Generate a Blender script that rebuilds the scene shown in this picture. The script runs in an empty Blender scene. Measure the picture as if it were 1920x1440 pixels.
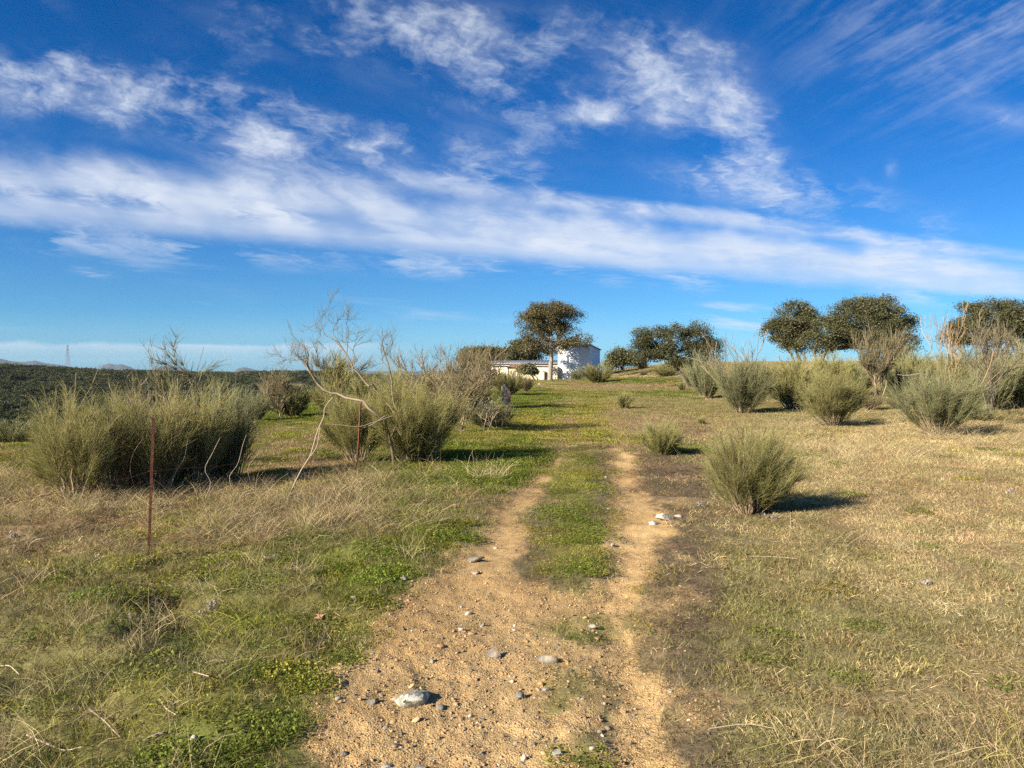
import bpy, bmesh, math, random
import numpy as np
from mathutils import Vector
rng = np.random.default_rng(7)
random.seed(7)
scene = bpy.context.scene
C = scene.collection
rad = math.radians

# ------------------------------------------------------------------ camera
F = 1442.0                      # focal length in pixels of the 1920 wide photograph
EYE = 1.6
PITCH = math.atan(30.0 / F)     # looking slightly down
cam_d = bpy.data.cameras.new("camera"); cam = bpy.data.objects.new("camera", cam_d); C.objects.link(cam)
cam_d.sensor_width = 36.0; cam_d.lens = 36.0 * F / 1920.0
cam_d.clip_start = 0.05; cam_d.clip_end = 60000
cam.location = (0, 0, EYE); cam.rotation_euler = (rad(90) - PITCH, 0, 0)
scene.camera = cam
scene.view_settings.view_transform = 'Standard'; scene.view_settings.look = 'None'
scene.view_settings.gamma = 1.0; scene.view_settings.exposure = 1.32
scene.cycles.max_bounces = 4; scene.cycles.diffuse_bounces = 2; scene.cycles.transmission_bounces = 3
scene.cycles.volume_bounces = 0; scene.cycles.transparent_max_bounces = 8
scene.cycles.sample_clamp_indirect = 4.0
scene.cycles.use_denoising = False; scene.cycles.use_adaptive_sampling = False

# ------------------------------------------------------------------ sun
SUN_AZ = (-0.80, -0.60); SUN_EL = 26.0
sd = bpy.data.lights.new("sun", 'SUN'); sun = bpy.data.objects.new("sun", sd); C.objects.link(sun)
sd.energy = 5.0; sd.angle = rad(0.5); sd.color = (1.0, 0.90, 0.76)
tosun = Vector((SUN_AZ[0] * math.cos(rad(SUN_EL)), SUN_AZ[1] * math.cos(rad(SUN_EL)), math.sin(rad(SUN_EL))))
sun.rotation_euler = tosun.to_track_quat('Z', 'Y').to_euler()

# ------------------------------------------------------------------ node arithmetic
class NT:
    def __init__(s, tree): s.t = tree
    def node(s, typ, **kw):
        n = s.t.nodes.new(typ)
        for k, v in kw.items(): setattr(n, k, v)
        return n
    def link(s, a, b): s.t.links.new(a, b)
    def put(s, sock, v):
        if isinstance(v, S): s.link(v.o, sock)
        elif hasattr(v, 'is_output'): s.link(v, sock)
        else: sock.default_value = v
    def m(s, op, a, b=None, c=None, clamp=False):
        n = s.node('ShaderNodeMath', operation=op, use_clamp=clamp)
        s.put(n.inputs[0], a)
        if b is not None: s.put(n.inputs[1], b)
        if c is not None: s.put(n.inputs[2], c)
        return S(s, n.outputs[0])
    def ramp(s, x, a, b):
        n = s.node('ShaderNodeMapRange', interpolation_type='SMOOTHSTEP')
        s.put(n.inputs['Value'], x); n.inputs['From Min'].default_value = a; n.inputs['From Max'].default_value = b
        return S(s, n.outputs[0])
    def vec(s, x, y, z=0.0):
        n = s.node('ShaderNodeCombineXYZ'); s.put(n.inputs[0], x); s.put(n.inputs[1], y); s.put(n.inputs[2], z)
        return n.outputs[0]
    def noise(s, v, scale, detail=4, rough=0.55, dist=0.0):
        n = s.node('ShaderNodeTexNoise'); s.put(n.inputs['Vector'], v)
        n.inputs['Scale'].default_value = scale; n.inputs['Detail'].default_value = detail
        n.inputs['Roughness'].default_value = rough; n.inputs['Distortion'].default_value = dist
        return S(s, n.outputs['Fac'])
    def mix(s, f, a, b, blend='MIX'):
        n = s.node('ShaderNodeMix', data_type='RGBA', blend_type=blend)
        s.put(n.inputs[0], f); s.put(n.inputs[6], a); s.put(n.inputs[7], b)
        return n.outputs[2]
class S:
    def __init__(s, nt, o): s.nt = nt; s.o = o
    def __add__(s, b): return s.nt.m('ADD', s, b)
    __radd__ = __add__
    def __sub__(s, b): return s.nt.m('SUBTRACT', s, b)
    def __rsub__(s, b): return s.nt.m('SUBTRACT', b, s)
    def __mul__(s, b): return s.nt.m('MULTIPLY', s, b)
    __rmul__ = __mul__
    def __truediv__(s, b): return s.nt.m('DIVIDE', s, b)
    def clamp(s): return s.nt.m('ADD', s, 0.0, clamp=True)

# ------------------------------------------------------------------ sky with cirrus, all in world directions
world = bpy.data.worlds.new("World"); scene.world = world; world.use_nodes = True
world.cycles.sampling_method = 'MANUAL'; world.cycles.sample_map_resolution = 256
wt = world.node_tree; wt.nodes.clear(); W = NT(wt)
sky = W.node('ShaderNodeTexSky', sky_type='NISHITA', sun_disc=False)
sky.sun_elevation = rad(SUN_EL); sky.sun_rotation = math.atan2(SUN_AZ[0], SUN_AZ[1])
sky.altitude = 300; sky.air_density = 1.0; sky.dust_density = 0.4; sky.ozone_density = 3.0
tc = W.node('ShaderNodeTexCoord'); sp = W.node('ShaderNodeSeparateXYZ'); W.link(tc.outputs['Generated'], sp.inputs[0])
dx, dy, dz = (S(W, sp.outputs[i]) for i in range(3))
zz = W.m('MAXIMUM', dz, 0.015)
px_, py_ = dx / zz, dy / zz
yy = W.m('MAXIMUM', dy, 0.05)
gx, gz = dx / yy, dz / yy
front = W.ramp(dy, 0.0, 0.2)
up = W.ramp(dz, 0.0, 0.05)
u = px_ * 0.883 + py_ * 0.469
n = py_ * 0.883 - px_ * 0.469
uv = W.vec(u, n)
warp = W.noise(uv, 0.9, 4, 0.6) - 0.5
warp2 = W.noise(W.vec(u + 31.0, n + 7.0), 2.6, 4, 0.6) - 0.5
un, nn = u + warp * 0.9, n + warp2 * 0.35
# big band
ga = gx * 0.94 - gz * 0.34; gb = gz * 0.94 + gx * 0.34          # axes turned along the drift of the cirrus
det = W.noise(W.vec(ga * 4.6 + warp2 * .5, gb * 9.5 + warp * .5, 6.0), 1.7, 7, 0.62)
det2 = W.noise(W.vec(ga * 7.0 + warp * 1.2, gb * 10.0 + warp2 * 1.0, 12.0), 1.9, 7, 0.66)
soft = W.noise(W.vec(un * 0.55, nn * 1.2, 3.0), 1.1, 3, 0.5)
puff = W.noise(W.vec(ga * 4.2, gb * 6.5, 9.0), 1.7, 3, 0.5)
nb = n + (puff - 0.5) * 1.0 + (det - 0.5) * 0.75
band = W.ramp(nb, 3.85, 4.75) * (1.0 - W.ramp(n + (det - 0.5) * 2.4, 5.5, 6.7))
gapm = W.ramp(u, 2.8, 0.4)
gap = W.ramp(n, 4.85, 5.15) * (1.0 - W.ramp(n, 5.2, 5.6)) * gapm * W.ramp(det, 0.60, 0.42)
band = band * (0.60 + 0.42 * W.ramp(soft * .4 + puff * .6, 0.34, 0.62)) * (1.0 - gap * 0.6)
veil = W.ramp(n, 5.4, 6.2) * (1.0 - W.ramp(n, 6.8, 8.6)) * W.ramp(det, 0.48, 0.72) * 0.45
strand = W.ramp(n + (det - .5) * .3, 3.62, 3.85) * (1.0 - W.ramp(n + (det - .5) * .4, 3.95, 4.25)) * W.ramp(u, 0.4, 2.4) * (0.25 + 0.6 * W.ramp(det, .35, .65))
band = band * (0.66 + 0.24 * W.ramp(det, .34, .62)) + veil + strand * .8
# wisps in directions of their own
fan = W.noise(W.vec(px_ * 5.0 + py_ * 0.75 + warp * 0.9, py_ * 0.8 + warp2 * .8, 4.0), 1.7, 4, 0.62)
blobs = [  # px, py, half width, half height, turn in degrees, strength
    (330, 200, 420, 54, -13, 1.9), (60, 190, 130, 75, -8, 0.7), (640, 60, 330, 85, -25, 0.62), (800, 45, 280, 80, -20, 1.05),
    (1290, 170, 150, 95, -38, 1.5), (1130, 60, 230, 80, -16, .70), (960, 150, 150, 70, -32, .95), (930, 300, 150, 42, -22, .95),
    (1130, 212, 34, 24, 0, 1.3), (1440, 335, 260, 75, -18, .75), (1600, 405, 340, 60, -10, .75), (1870, 225, 80, 30, -8, 1.2),
    (1400, 215, 60, 32, -15, 1.0), (1345, 270, 150, 36, -40, .8), (1668, 318, 16, 24, 0, 1.1), (100, 20, 60, 30, -20, .8), (120, 120, 60, 50, -40, .7),
    (1700, 150, 260, 60, -10, .45), (420, 90, 220, 120, -32, .55), (520, 290, 460, 60, -10, .70), (1000, 250, 500, 60, -18, .25), (820, 505, 90, 26, -6, 1.0), (180, 512, 60, 14, -8, 1.0), (400, 540, 130, 30, -14, .75)]
wis = None
for (bx, by, bw, bh, tn, st) in blobs:
    cx, cz = (bx - 960) / F, (690 - by) / F
    ca, sa = math.cos(rad(tn)), math.sin(rad(tn))
    ex, ez = gx - cx, gz - cz
    a = (ex * ca + ez * sa) * (F / bw); b = (ez * ca - ex * sa) * (F / bh)
    g = W.m('EXPONENT', (a * a + b * b) * -1.0) * st
    wis = g if wis is None else wis + g
wis = wis * front
tex = W.ramp(det2 * .68 + det * .32 + W.m('MINIMUM', wis, 1.6) * 0.12, 0.585, 0.90)
wisp = W.ramp(wis, 0.05, 1.25) * tex * .76 + W.ramp(wis, 0.15, 1.6) * W.ramp(soft * .3 + det * .7, 0.40, 0.66) * 0.24
# feathered fan, upper right
fm = W.m('EXPONENT', (((gx - 0.60) * 4.8) * ((gx - 0.60) * 4.8) + ((gz - 0.46) * 8.5) * ((gz - 0.46) * 8.5)) * -1.0) * front
fanc = fm * W.ramp(fan * .7 + det2 * .3, 0.42, 0.72) * 0.42
# low streaks above the horizon
low = W.noise(W.vec(gx * 3.2, gz * 26.0 + gx * 2.5, 8.0), 1.5, 4, 0.6, 0.0)
lowc = W.ramp(low, 0.56, 0.80) * W.ramp(gz, 0.03, 0.06) * (1.0 - W.ramp(gz, 0.13, 0.19)) * (0.35 + 0.65 * W.ramp(gx, -0.1, 0.25)) * 0.62
# pale bank low on the left
bn = W.noise(W.vec(gx * 9.0, gz * 40.0, 2.0), 1.0, 5, 0.6)
bank = (1.0 - W.ramp(gz + (bn - 0.5) * 0.022, 0.026, 0.034)) * W.ramp(gx * -1.0, 0.08, 0.30) * (0.78 + 0.3 * bn)
bank = bank + (1.0 - W.ramp(gz, 0.02, 0.085)) * 0.16
cum = W.m('EXPONENT', ((gx + 0.588) * 60.0 * ((gx + 0.588) * 60.0) + (gz - 0.0105) * 190.0 * ((gz - 0.0105) * 190.0)) * -1.0)
cum = cum + W.m('EXPONENT', ((gx + 0.574) * 85.0 * ((gx + 0.574) * 85.0) + (gz - 0.0115) * 190.0 * ((gz - 0.0115) * 190.0)) * -1.0)
bank = bank + W.ramp(cum, 0.45, 0.6) * 0.8
other = (1.0 - front) * W.ramp(warp2 + 0.5, 0.5, 0.75) * 0.5
dens = (1.0 - (1.0 - (band * front).clamp()) * (1.0 - wisp.clamp()) * (1.0 - fanc) * (1.0 - lowc * front) * (1.0 - (bank * front).clamp()))
dens = W.m('MINIMUM', (dens + other) * up, 0.97)
tr_ = W.node('ShaderNodeValToRGB'); W.put(tr_.inputs[0], dz)
for i_, (p_, c_) in enumerate([(0.0, (.22, .60, 1.02)), (.09, (.205, .50, .82)), (.26, (.055, .37, .73)), (.43, (.009, .31, .65)), (.60, (.34, .58, .85))]):
    e_ = tr_.color_ramp.elements[i_] if i_ < 2 else tr_.color_ramp.elements.new(p_)
    e_.position = p_; e_.color = (*c_, 1)
tint = tr_.outputs[0]
skyc = W.mix(1.0, sky.outputs[0], tint, 'MULTIPLY')
cloudc = W.mix(W.ramp(det * .5 + puff * .5, 0.35, 0.62), (3.9, 4.5, 5.5, 1), (5.0, 5.35, 5.9, 1))
bg = W.node('ShaderNodeBackground'); bg.inputs['Strength'].default_value = 0.066
W.link(W.mix(dens, skyc, cloudc), bg.inputs['Color'])
wo = W.node('ShaderNodeOutputWorld'); W.link(bg.outputs[0], wo.inputs['Surface'])

# ------------------------------------------------------------------ numpy noise
def _h(ix, iy, s):
    k = (ix.astype(np.int64) * 374761393 + iy.astype(np.int64) * 668265263 + s * 1442695041) & 0xFFFFFFFF
    k = ((k ^ (k >> 13)) * 1274126177) & 0xFFFFFFFF
    return ((k ^ (k >> 16)) & 0xFFFFFF) / float(0xFFFFFF)
def vnoise(x, y, s=0):
    x = np.asarray(x, float); y = np.asarray(y, float)
    ix, iy = np.floor(x), np.floor(y); fx, fy = x - ix, y - iy
    fx = fx * fx * (3 - 2 * fx); fy = fy * fy * (3 - 2 * fy)
    a, b = _h(ix, iy, s), _h(ix + 1, iy, s); c, d = _h(ix, iy + 1, s), _h(ix + 1, iy + 1, s)
    return (a * (1 - fx) + b * fx) * (1 - fy) + (c * (1 - fx) + d * fx) * fy
def fbm(x, y, s=0, oct=4):
    t = 0; a = 0.5; n = 0
    for i in range(oct):
        t = t + a * vnoise(x * 2 ** i + 13.7 * i, y * 2 ** i - 7.1 * i, s + i); n += a; a *= 0.5
    return t / n
def sm(a, b, x):
    t = np.clip((np.asarray(x, float) - a) / (b - a), 0, 1); return t * t * (3 - 2 * t)

# ------------------------------------------------------------------ terrain height
RX = [-400, 0, 200, 400, 560, 700, 800, 900, 1000, 3000]
RZ = [1, -1, -7.5, -11, -9, -14, -19, -22, -25, -28]
def height(X, Y):
    X = np.asarray(X, float); Y = np.asarray(Y, float)
    z = 0.22 * sm(28, 85, Y) + 1.95 * sm(20, 72, Y) * sm(4, 24, X) + 0.5 * sm(8, 30, X) * sm(8, 30, Y) * (1 - sm(20, 72, Y))
    z = z - 0.75 * sm(55, 88, Y) * sm(1.0, -5, X)
    z = z + 0.16 * (fbm(X * .12, Y * .12, 3, 3) - .5) * sm(8, 20, np.hypot(X, Y)) * (1 - sm(60, 80, Y))
    eL = -(X + 7.0 + 0.55 * np.maximum(0, 30 - Y))
    e = np.maximum(np.maximum(eL, Y - 112), X - 60)
    e = np.maximum(e, -Y - 60)
    e = np.maximum(e, 0); k = 1 - np.exp(-e * e / (e + 5.0) / 115.0)
    R = np.hypot(X, Y)
    pxl = np.where(Y > 1, 960 + F * X / np.maximum(Y, 1), 3000)
    ridge = np.interp(pxl, RX, RZ)
    far = -30 + (ridge + 30) * sm(400, 1000, R) - (ridge + 55) * sm(1080, 2200, R)
    far = far + 5.0 * (fbm(X * .006, Y * .006, 11, 3) - .5) * sm(200, 500, R) * (1 - sm(900, 1000, R))
    return z * (1 - k) + far * k
def cpx(X, Y, Z=None):
    """world point -> photograph pixel"""
    if Z is None: Z = height(X, Y)
    c, s = math.cos(PITCH), math.sin(PITCH)
    dep = Y * c - (Z - EYE) * s
    upv = (Z - EYE) * c + Y * s
    dep = np.where(dep > .3, dep, .3)
    return 960 + F * X / dep, 720 - F * upv / dep
def P(px, py, Y):
    """point of the photograph at depth Y (metres)"""
    c, s = math.cos(PITCH), math.sin(PITCH)
    a, b = (px - 960) / F, (720 - py) / F
    d = (a, c + b * s, b * c - s)
    k = Y / d[1]
    return np.array((d[0] * k, Y, EYE + d[2] * k))
def G(px, py, lo=2.0, hi=130.0):
    """where the ray through a pixel first meets the ground"""
    Ys = np.geomspace(lo, hi, 4000)
    p = np.array([P(px, py, 1.0)])[0]; d = p - np.array((0, 0, EYE))
    X = d[0] * Ys; Z = EYE + d[2] * Ys
    hit = np.nonzero(Z <= height(X, Ys))[0]
    i = hit[0] if len(hit) else int(np.argmin(Z - height(X, Ys)))
    return np.array((X[i], Ys[i], float(height(X[i], Ys[i]))))

# ------------------------------------------------------------------ ground zones
ZN = ['sand', 'litter', 'green', 'moss', 'straw', 'brown', 'olive']
ZC = np.array([(.53, .355, .158), (.165, .120, .076), (.145, .175, .030), (.260, .235, .045), (.46, .36, .180), (.31, .22, .120), (.235, .205, .083)])
LYs = [790, 825, 840, 870, 900, 950, 1000, 1040, 1080, 1120, 1200, 1300, 1440, 1800]
LXl = [1066, 1052, 1042, 1012, 980, 920, 900, 832, 785, 742, 672, 612, 528, 350]
LXr = [1068, 1060, 1068, 1052, 1030, 998, 985, 962, 990, 1120, 1130, 1110, 1100, 1100]
RYs = [800, 828, 850, 880, 920, 960, 1000, 1050, 1100, 1200, 1300, 1440, 1800]
RXl = [1140, 1140, 1138, 1138, 1146, 1142, 1134, 1128, 1118, 1122, 1126, 1126, 1100]
RXr = [1150, 1172, 1186, 1200, 1222, 1258, 1250, 1238, 1212, 1225, 1242, 1292, 1400]
ZB = [  # zone, px, py, half width, half height, weight
    (2, 470, 1390, 170, 60, 1.6), (2, 620, 1290, 90, 70, 1.2), (2, 500, 1215, 160, 45, .8), (2, 850, 1005, 75, 16, 2.6), (2, 700, 1060, 140, 45, 1.3), (3, 640, 1130, 120, 50, .9),
    (2, 900, 880, 130, 22, 2.2), (2, 940, 850, 110, 16, 1.5), (2, 980, 745, 90, 14, 1.8), (2, 1020, 765, 90, 12, 1.2), (2, 560, 775, 100, 16, 1.2),
    (2, 1300, 842, 45, 12, 1.4), (2, 1260, 738, 130, 7, 1.4), (2, 1200, 715, 90, 6, 1.3), (2, 1430, 850, 140, 14, .6), (2, 1370, 1165, 60, 28, .8),
    (2, 1070, 1350, 60, 95, 1.5), (2, 1075, 1165, 55, 24, 1.4), (6, 1070, 1300, 60, 120, .8), (2, 1060, 1010, 70, 60, .8), (2, 1090, 930, 40, 60, .6), (2, 650, 1120, 120, 40, .6),
    (3, 1080, 900, 45, 32, 1.4), (3, 1060, 1040, 70, 40, .9), (3, 1110, 775, 40, 40, 1.7), (3, 1000, 790, 50, 24, 1.1), (3, 1080, 810, 60, 14, 1.3),
    (3, 560, 1250, 120, 60, .8), (3, 300, 1330, 160, 60, .9), (3, 1180, 822, 50, 10, 1.2), (3, 1000, 735, 80, 14, .9), (3, 400, 1080, 140, 60, .4),
    (4, 1650, 1050, 260, 110, .9), (4, 1760, 830, 200, 40, 1.1), (4, 1560, 870, 160, 45, .7), (4, 1500, 1330, 170, 60, .4), (4, 250, 960, 300, 45, .7),
    (4, 1000, 722, 50, 7, .7), (4, 1180, 705, 100, 4, .8),
    (5, 200, 960, 320, 70, 1.3), (5, 560, 880, 120, 60, 1.2), (5, 620, 940, 60, 40, 1.2), (5, 1700, 950, 200, 60, .7), (5, 1100, 752, 60, 8, .6),
    (5, 1180, 726, 200, 6, 1.6), (5, 1180, 790, 60, 30, 1.0), (5, 1300, 800, 120, 30, .7), (5, 1850, 1300, 140, 110, .7), (5, 100, 1000, 200, 40, .7),
    (1, 1290, 900, 110, 80, 2.2), (1, 1275, 1040, 70, 90, 2.2), (1, 1300, 1180, 80, 120, 2.2), (1, 1310, 1400, 70, 110, 2.0), (5, 1075, 800, 30, 26, 1.6), (5, 1050, 760, 60, 10, 1.2), (6, 1080, 740, 200, 20, .8), (1, 1010, 1000, 35, 60, .8), (1, 990, 1050, 40, 40, 1.6),
    (1, 1010, 890, 40, 40, 1.1), (1, 1120, 900, 25, 80, .7), (1, 940, 960, 50, 40, .8), (1, 1060, 1090, 80, 16, .7), (1, 1230, 800, 60, 30, .8),
    (1, 620, 1180, 60, 50, .3), (1, 1075, 790, 26, 30, .8), (1, 740, 1090, 60, 40, .7), (1, 1450, 800, 300, 20, .4),
    (6, 250, 1240, 330, 150, 1.6), (2, 300, 1300, 300, 120, .35), (2, 380, 1150, 200, 60, .4), (6, 500, 1130, 200, 90, .6), (6, 1430, 1130, 150, 170, 1.5), (2, 1420, 1200, 130, 120, .4), (3, 1500, 1150, 200, 140, .3), (1, 1420, 1000, 90, 50, .8), (6, 1700, 1200, 220, 120, .6), (1, 1450, 1300, 120, 60, .5), (6, 1500, 1400, 260, 70, .7), (6, 1450, 760, 350, 24, .9), (6, 700, 980, 130, 50, .7),
    (6, 1300, 760, 120, 30, .6)]
def zones(X, Y, z=None):
    px, py = cpx(X, Y, z)
    py = np.clip(py, 600, 2200); px = np.clip(px, -4000, 6000)
    n1 = fbm(X * 1.3, Y * 1.3, 21, 4); n2 = fbm(X * 5.5, Y * 5.5, 33, 3); n3 = fbm(X * .4, Y * .4, 41, 3); n4 = fbm(X * 2.6 + 9, Y * 2.6, 57, 4)
    dpx = F / np.maximum(Y, 1.5)
    jx = (n1 - .5) * 0.42 * dpx + (n2 - .5) * 0.22 * dpx
    qx = px + jx
    w = np.zeros((7,) + np.shape(X)) + 1e-3
    def inside(Ys, A, B):
        a = np.interp(py, Ys, A); b = np.interp(py, Ys, B)
        e = np.maximum(.05 * dpx, 2)
        return sm(-e, e, qx - a) * sm(-e, e, b - qx)
    on = sm(815, 838, py)
    sand = np.maximum(inside(LYs, LXl, LXr), inside(RYs, RXl, RXr)) * on
    sand = sand * (1 - .8 * sm(.54, .68, n1) * sm(980, 860, py))
    # general cover
    left = sm(0, -120, px - np.interp(py, LYs, LXl))
    right = sm(1240, 1400, px)
    w[6] += .46 + .12 * right; w[5] += .24 + .15 * (1 - left); w[4] += .13 + .40 * right; w[2] += .08 + .26 * left; w[3] += .10 + .24 * left; w[1] += .16 * right
    for (k, cx, cy, rx, ry, s) in ZB:
        d = ((px - cx) / rx) ** 2 + ((py - cy) / ry) ** 2
        m = d < 9
        if not np.any(m): continue
        w[k] += np.where(m, s * np.exp(-d), 0)
    w[2] *= .25 + 1.5 * n4; w[3] *= .3 + 1.4 * n3; w[4] *= .3 + 1.4 * n1; w[5] *= .35 + 1.3 * (1 - n1); w[1] *= .4 + 1.2 * n2; w[6] *= .5 + n2
    w[0] = 0
    w = w ** 1.9
    w /= w.sum(0)
    gp = np.exp(-((px - 1070) / 55) ** 2 - ((py - 1345) / 95) ** 2) + np.exp(-((px - 1085) / 60) ** 2 - ((py - 1165) / 24) ** 2)
    gp = np.clip(gp * 1.6, 0, 1) * sm(.30, .58, n4 * .5 + n2 * .5)
    # thin bare scars in the litter right of the track
    scar = np.exp(-((px - 1270) / 90) ** 2 - ((py - 1050) / 130) ** 2) * sm(.60, .72, n1) + np.exp(-((px - 1310) / 50) ** 2 - ((py - 1330) / 30) ** 2) * .9
    s = np.clip(np.maximum(sand * (1 - .85 * gp), scar), 0, 1)
    w *= (1 - s); w[0] = s
    return w
def rutdepth(X, Y):
    px, py = cpx(X, Y, 0 * X)
    a, b = np.interp(py, LYs, LXl), np.interp(py, LYs, LXr); c, d = np.interp(py, RYs, RXl), np.interp(py, RYs, RXr)
    f = lambda m, h: np.exp(-((px - m) / h) ** 2)
    return -(0.060 * f((c + d) / 2, (d - c) / 2 + 8) + 0.045 * f((a + b) / 2, (b - a) / 2 + 8)) * sm(800, 850, py) * sm(2200, 1500, py)
def micro(X, Y):
    R = np.hypot(X, Y); px, py = cpx(X, Y, 0 * X)
    near = 1 - sm(25, 60, R)
    lf = sm(0, -260, px - np.interp(py, LYs, LXl)) * sm(860, 960, py)
    h = (fbm(X * 2.2, Y * 2.2, 61, 4) - .5) * (.07 + .12 * lf) * near + (fbm(X * 11, Y * 11, 71, 3) - .5) * .03 * (1 - sm(8, 20, R))
    h = h + (fbm(X * 45, Y * 45, 81, 2) - .5) * .010 * (1 - sm(5, 9, R))
    for (cx_, cy_, sg, dp) in ((-2.43, 5.39, .20, -.17), (-2.14, 4.79, .17, -.13), (-2.75, 5.25, .16, .07), (-2.42, 4.60, .15, .06), (-3.1, 4.2, .2, -.10), (-1.7, 6.3, .22, -.08), (-3.9, 7.6, .3, -.10)):
        h = h + dp * np.exp(-((X - cx_) ** 2 + (Y - cy_) ** 2) / (2 * sg * sg))
    return h * sm(0.5, 2.0, R) + rutdepth(X, Y)
def hz(x, y): return float(height(x, y) + micro(np.array(x, float), np.array(y, float)))

# ------------------------------------------------------------------ mesh helpers
def mesh_np(name, V, quads=None, tris=None, attrs=None, smooth=False):
    me = bpy.data.meshes.new(name)
    V = np.asarray(V, np.float32).reshape(-1, 3)
    L = []; st = []; tot = 0
    for A, k in ((quads, 4), (tris, 3)):
        if A is not None and len(A):
            A = np.asarray(A, np.int32); L.append(A.ravel()); st.append(np.arange(len(A)) * k + tot); tot += A.size
    L = np.concatenate(L); st = np.concatenate(st).astype(np.int32)
    me.vertices.add(len(V)); me.vertices.foreach_set('co', V.ravel())
    me.loops.add(len(L)); me.loops.foreach_set('vertex_index', L)
    me.polygons.add(len(st)); me.polygons.foreach_set('loop_start', st)
    me.update(calc_edges=True)
    for k, a in (attrs or {}).items():
        a = np.asarray(a, np.float32)
        if a.ndim == 1:
            at = me.attributes.new(k, 'FLOAT', 'POINT'); at.data.foreach_set('value', a)
        else:
            at = me.attributes.new(k, 'FLOAT_VECTOR', 'POINT'); at.data.foreach_set('vector', a.ravel())
    if smooth: me.shade_smooth()
    return me
def link(me, name, mat=None, parent=None, loc=None):
    o = bpy.data.objects.new(name, me); C.objects.link(o)
    if mat is not None: me.materials.append(mat) if not len(me.materials) else None
    if parent is not None: o.parent = parent
    if loc is not None: o.location = [float(v) for v in loc]
    return o
def thing(name, label, cat, loc=(0, 0, 0), rz=0.0, group=None):
    o = bpy.data.objects.new(name, None); C.objects.link(o); o.empty_display_size = .2
    o.location = [float(v) for v in loc]; o.rotation_euler = (0, 0, rz)
    o['label'] = label; o['category'] = cat
    if group: o['group'] = group
    return o
def tag(o, label, cat, group=None):
    o['label'] = label; o['category'] = cat
    if group: o['group'] = group
    return o
def unit(v): return v / np.maximum(np.linalg.norm(v, axis=-1, keepdims=True), 1e-9)
def strands(Pt, R, k=3, bv=None):
    """Pt (N,S,3) R (N,S) -> V, quads, bv ; k=2 gives flat ribbons, k>=3 tubes"""
    Pt = np.asarray(Pt, float); N, Sg, _ = Pt.shape
    d = unit(Pt[:, -1] - Pt[:, 0]); r = unit(rng.normal(size=(N, 3)))
    a = unit(np.cross(d, r)); b = unit(np.cross(d, a))
    R = np.broadcast_to(R, (N, Sg))
    if k == 2: offs = np.stack([a, -a], 1)
    else:
        th = np.arange(k) * 2 * math.pi / k
        offs = a[:, None] * np.cos(th)[None, :, None] + b[:, None] * np.sin(th)[None, :, None]
    V = Pt[:, :, None, :] + offs[:, None] * R[:, :, None, None]
    idx = np.arange(N * Sg * k).reshape(N, Sg, k)
    if k == 2: q = np.stack([idx[:, :-1, 0], idx[:, :-1, 1], idx[:, 1:, 1], idx[:, 1:, 0]], -1).reshape(-1, 4)
    else:
        j = np.roll(idx, -1, 2)
        q = np.stack([idx[:, :-1], j[:, :-1], j[:, 1:], idx[:, 1:]], -1).reshape(-1, 4)
    if bv is None: bv = rng.random(N)
    B = np.repeat(np.asarray(bv, float), Sg * k) if np.ndim(bv) == 1 else np.repeat(np.asarray(bv, float).ravel(), k)
    return V.reshape(-1, 3), q, B
def merge(parts):
    V = []; Q = []; B = []; n = 0
    for v, q, b in parts:
        V.append(v); Q.append(q + n); B.append(b); n += len(v)
    return np.concatenate(V), np.concatenate(Q), np.concatenate(B)
def bez(p0, p1, p2, S=5):
    t = np.linspace(0, 1, S)[None, :, None]
    return p0[:, None] * (1 - t) ** 2 + 2 * p1[:, None] * t * (1 - t) + p2[:, None] * t * t
def curve_pts(pts, n):
    """smooth resample of a hand placed polyline (Catmull-Rom)"""
    p = np.asarray(pts, float); p = np.vstack([2 * p[0] - p[1], p, 2 * p[-1] - p[-2]])
    out = []; m = len(p) - 3
    for t in np.linspace(0, m - 1e-6, n):
        i = int(t); f = t - i; a, b, c, d = p[i:i + 4]
        out.append(.5 * (2 * b + (c - a) * f + (2 * a - 5 * b + 4 * c - d) * f * f + (3 * b - 3 * c + d - a) * f ** 3))
    return np.array(out)

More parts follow.
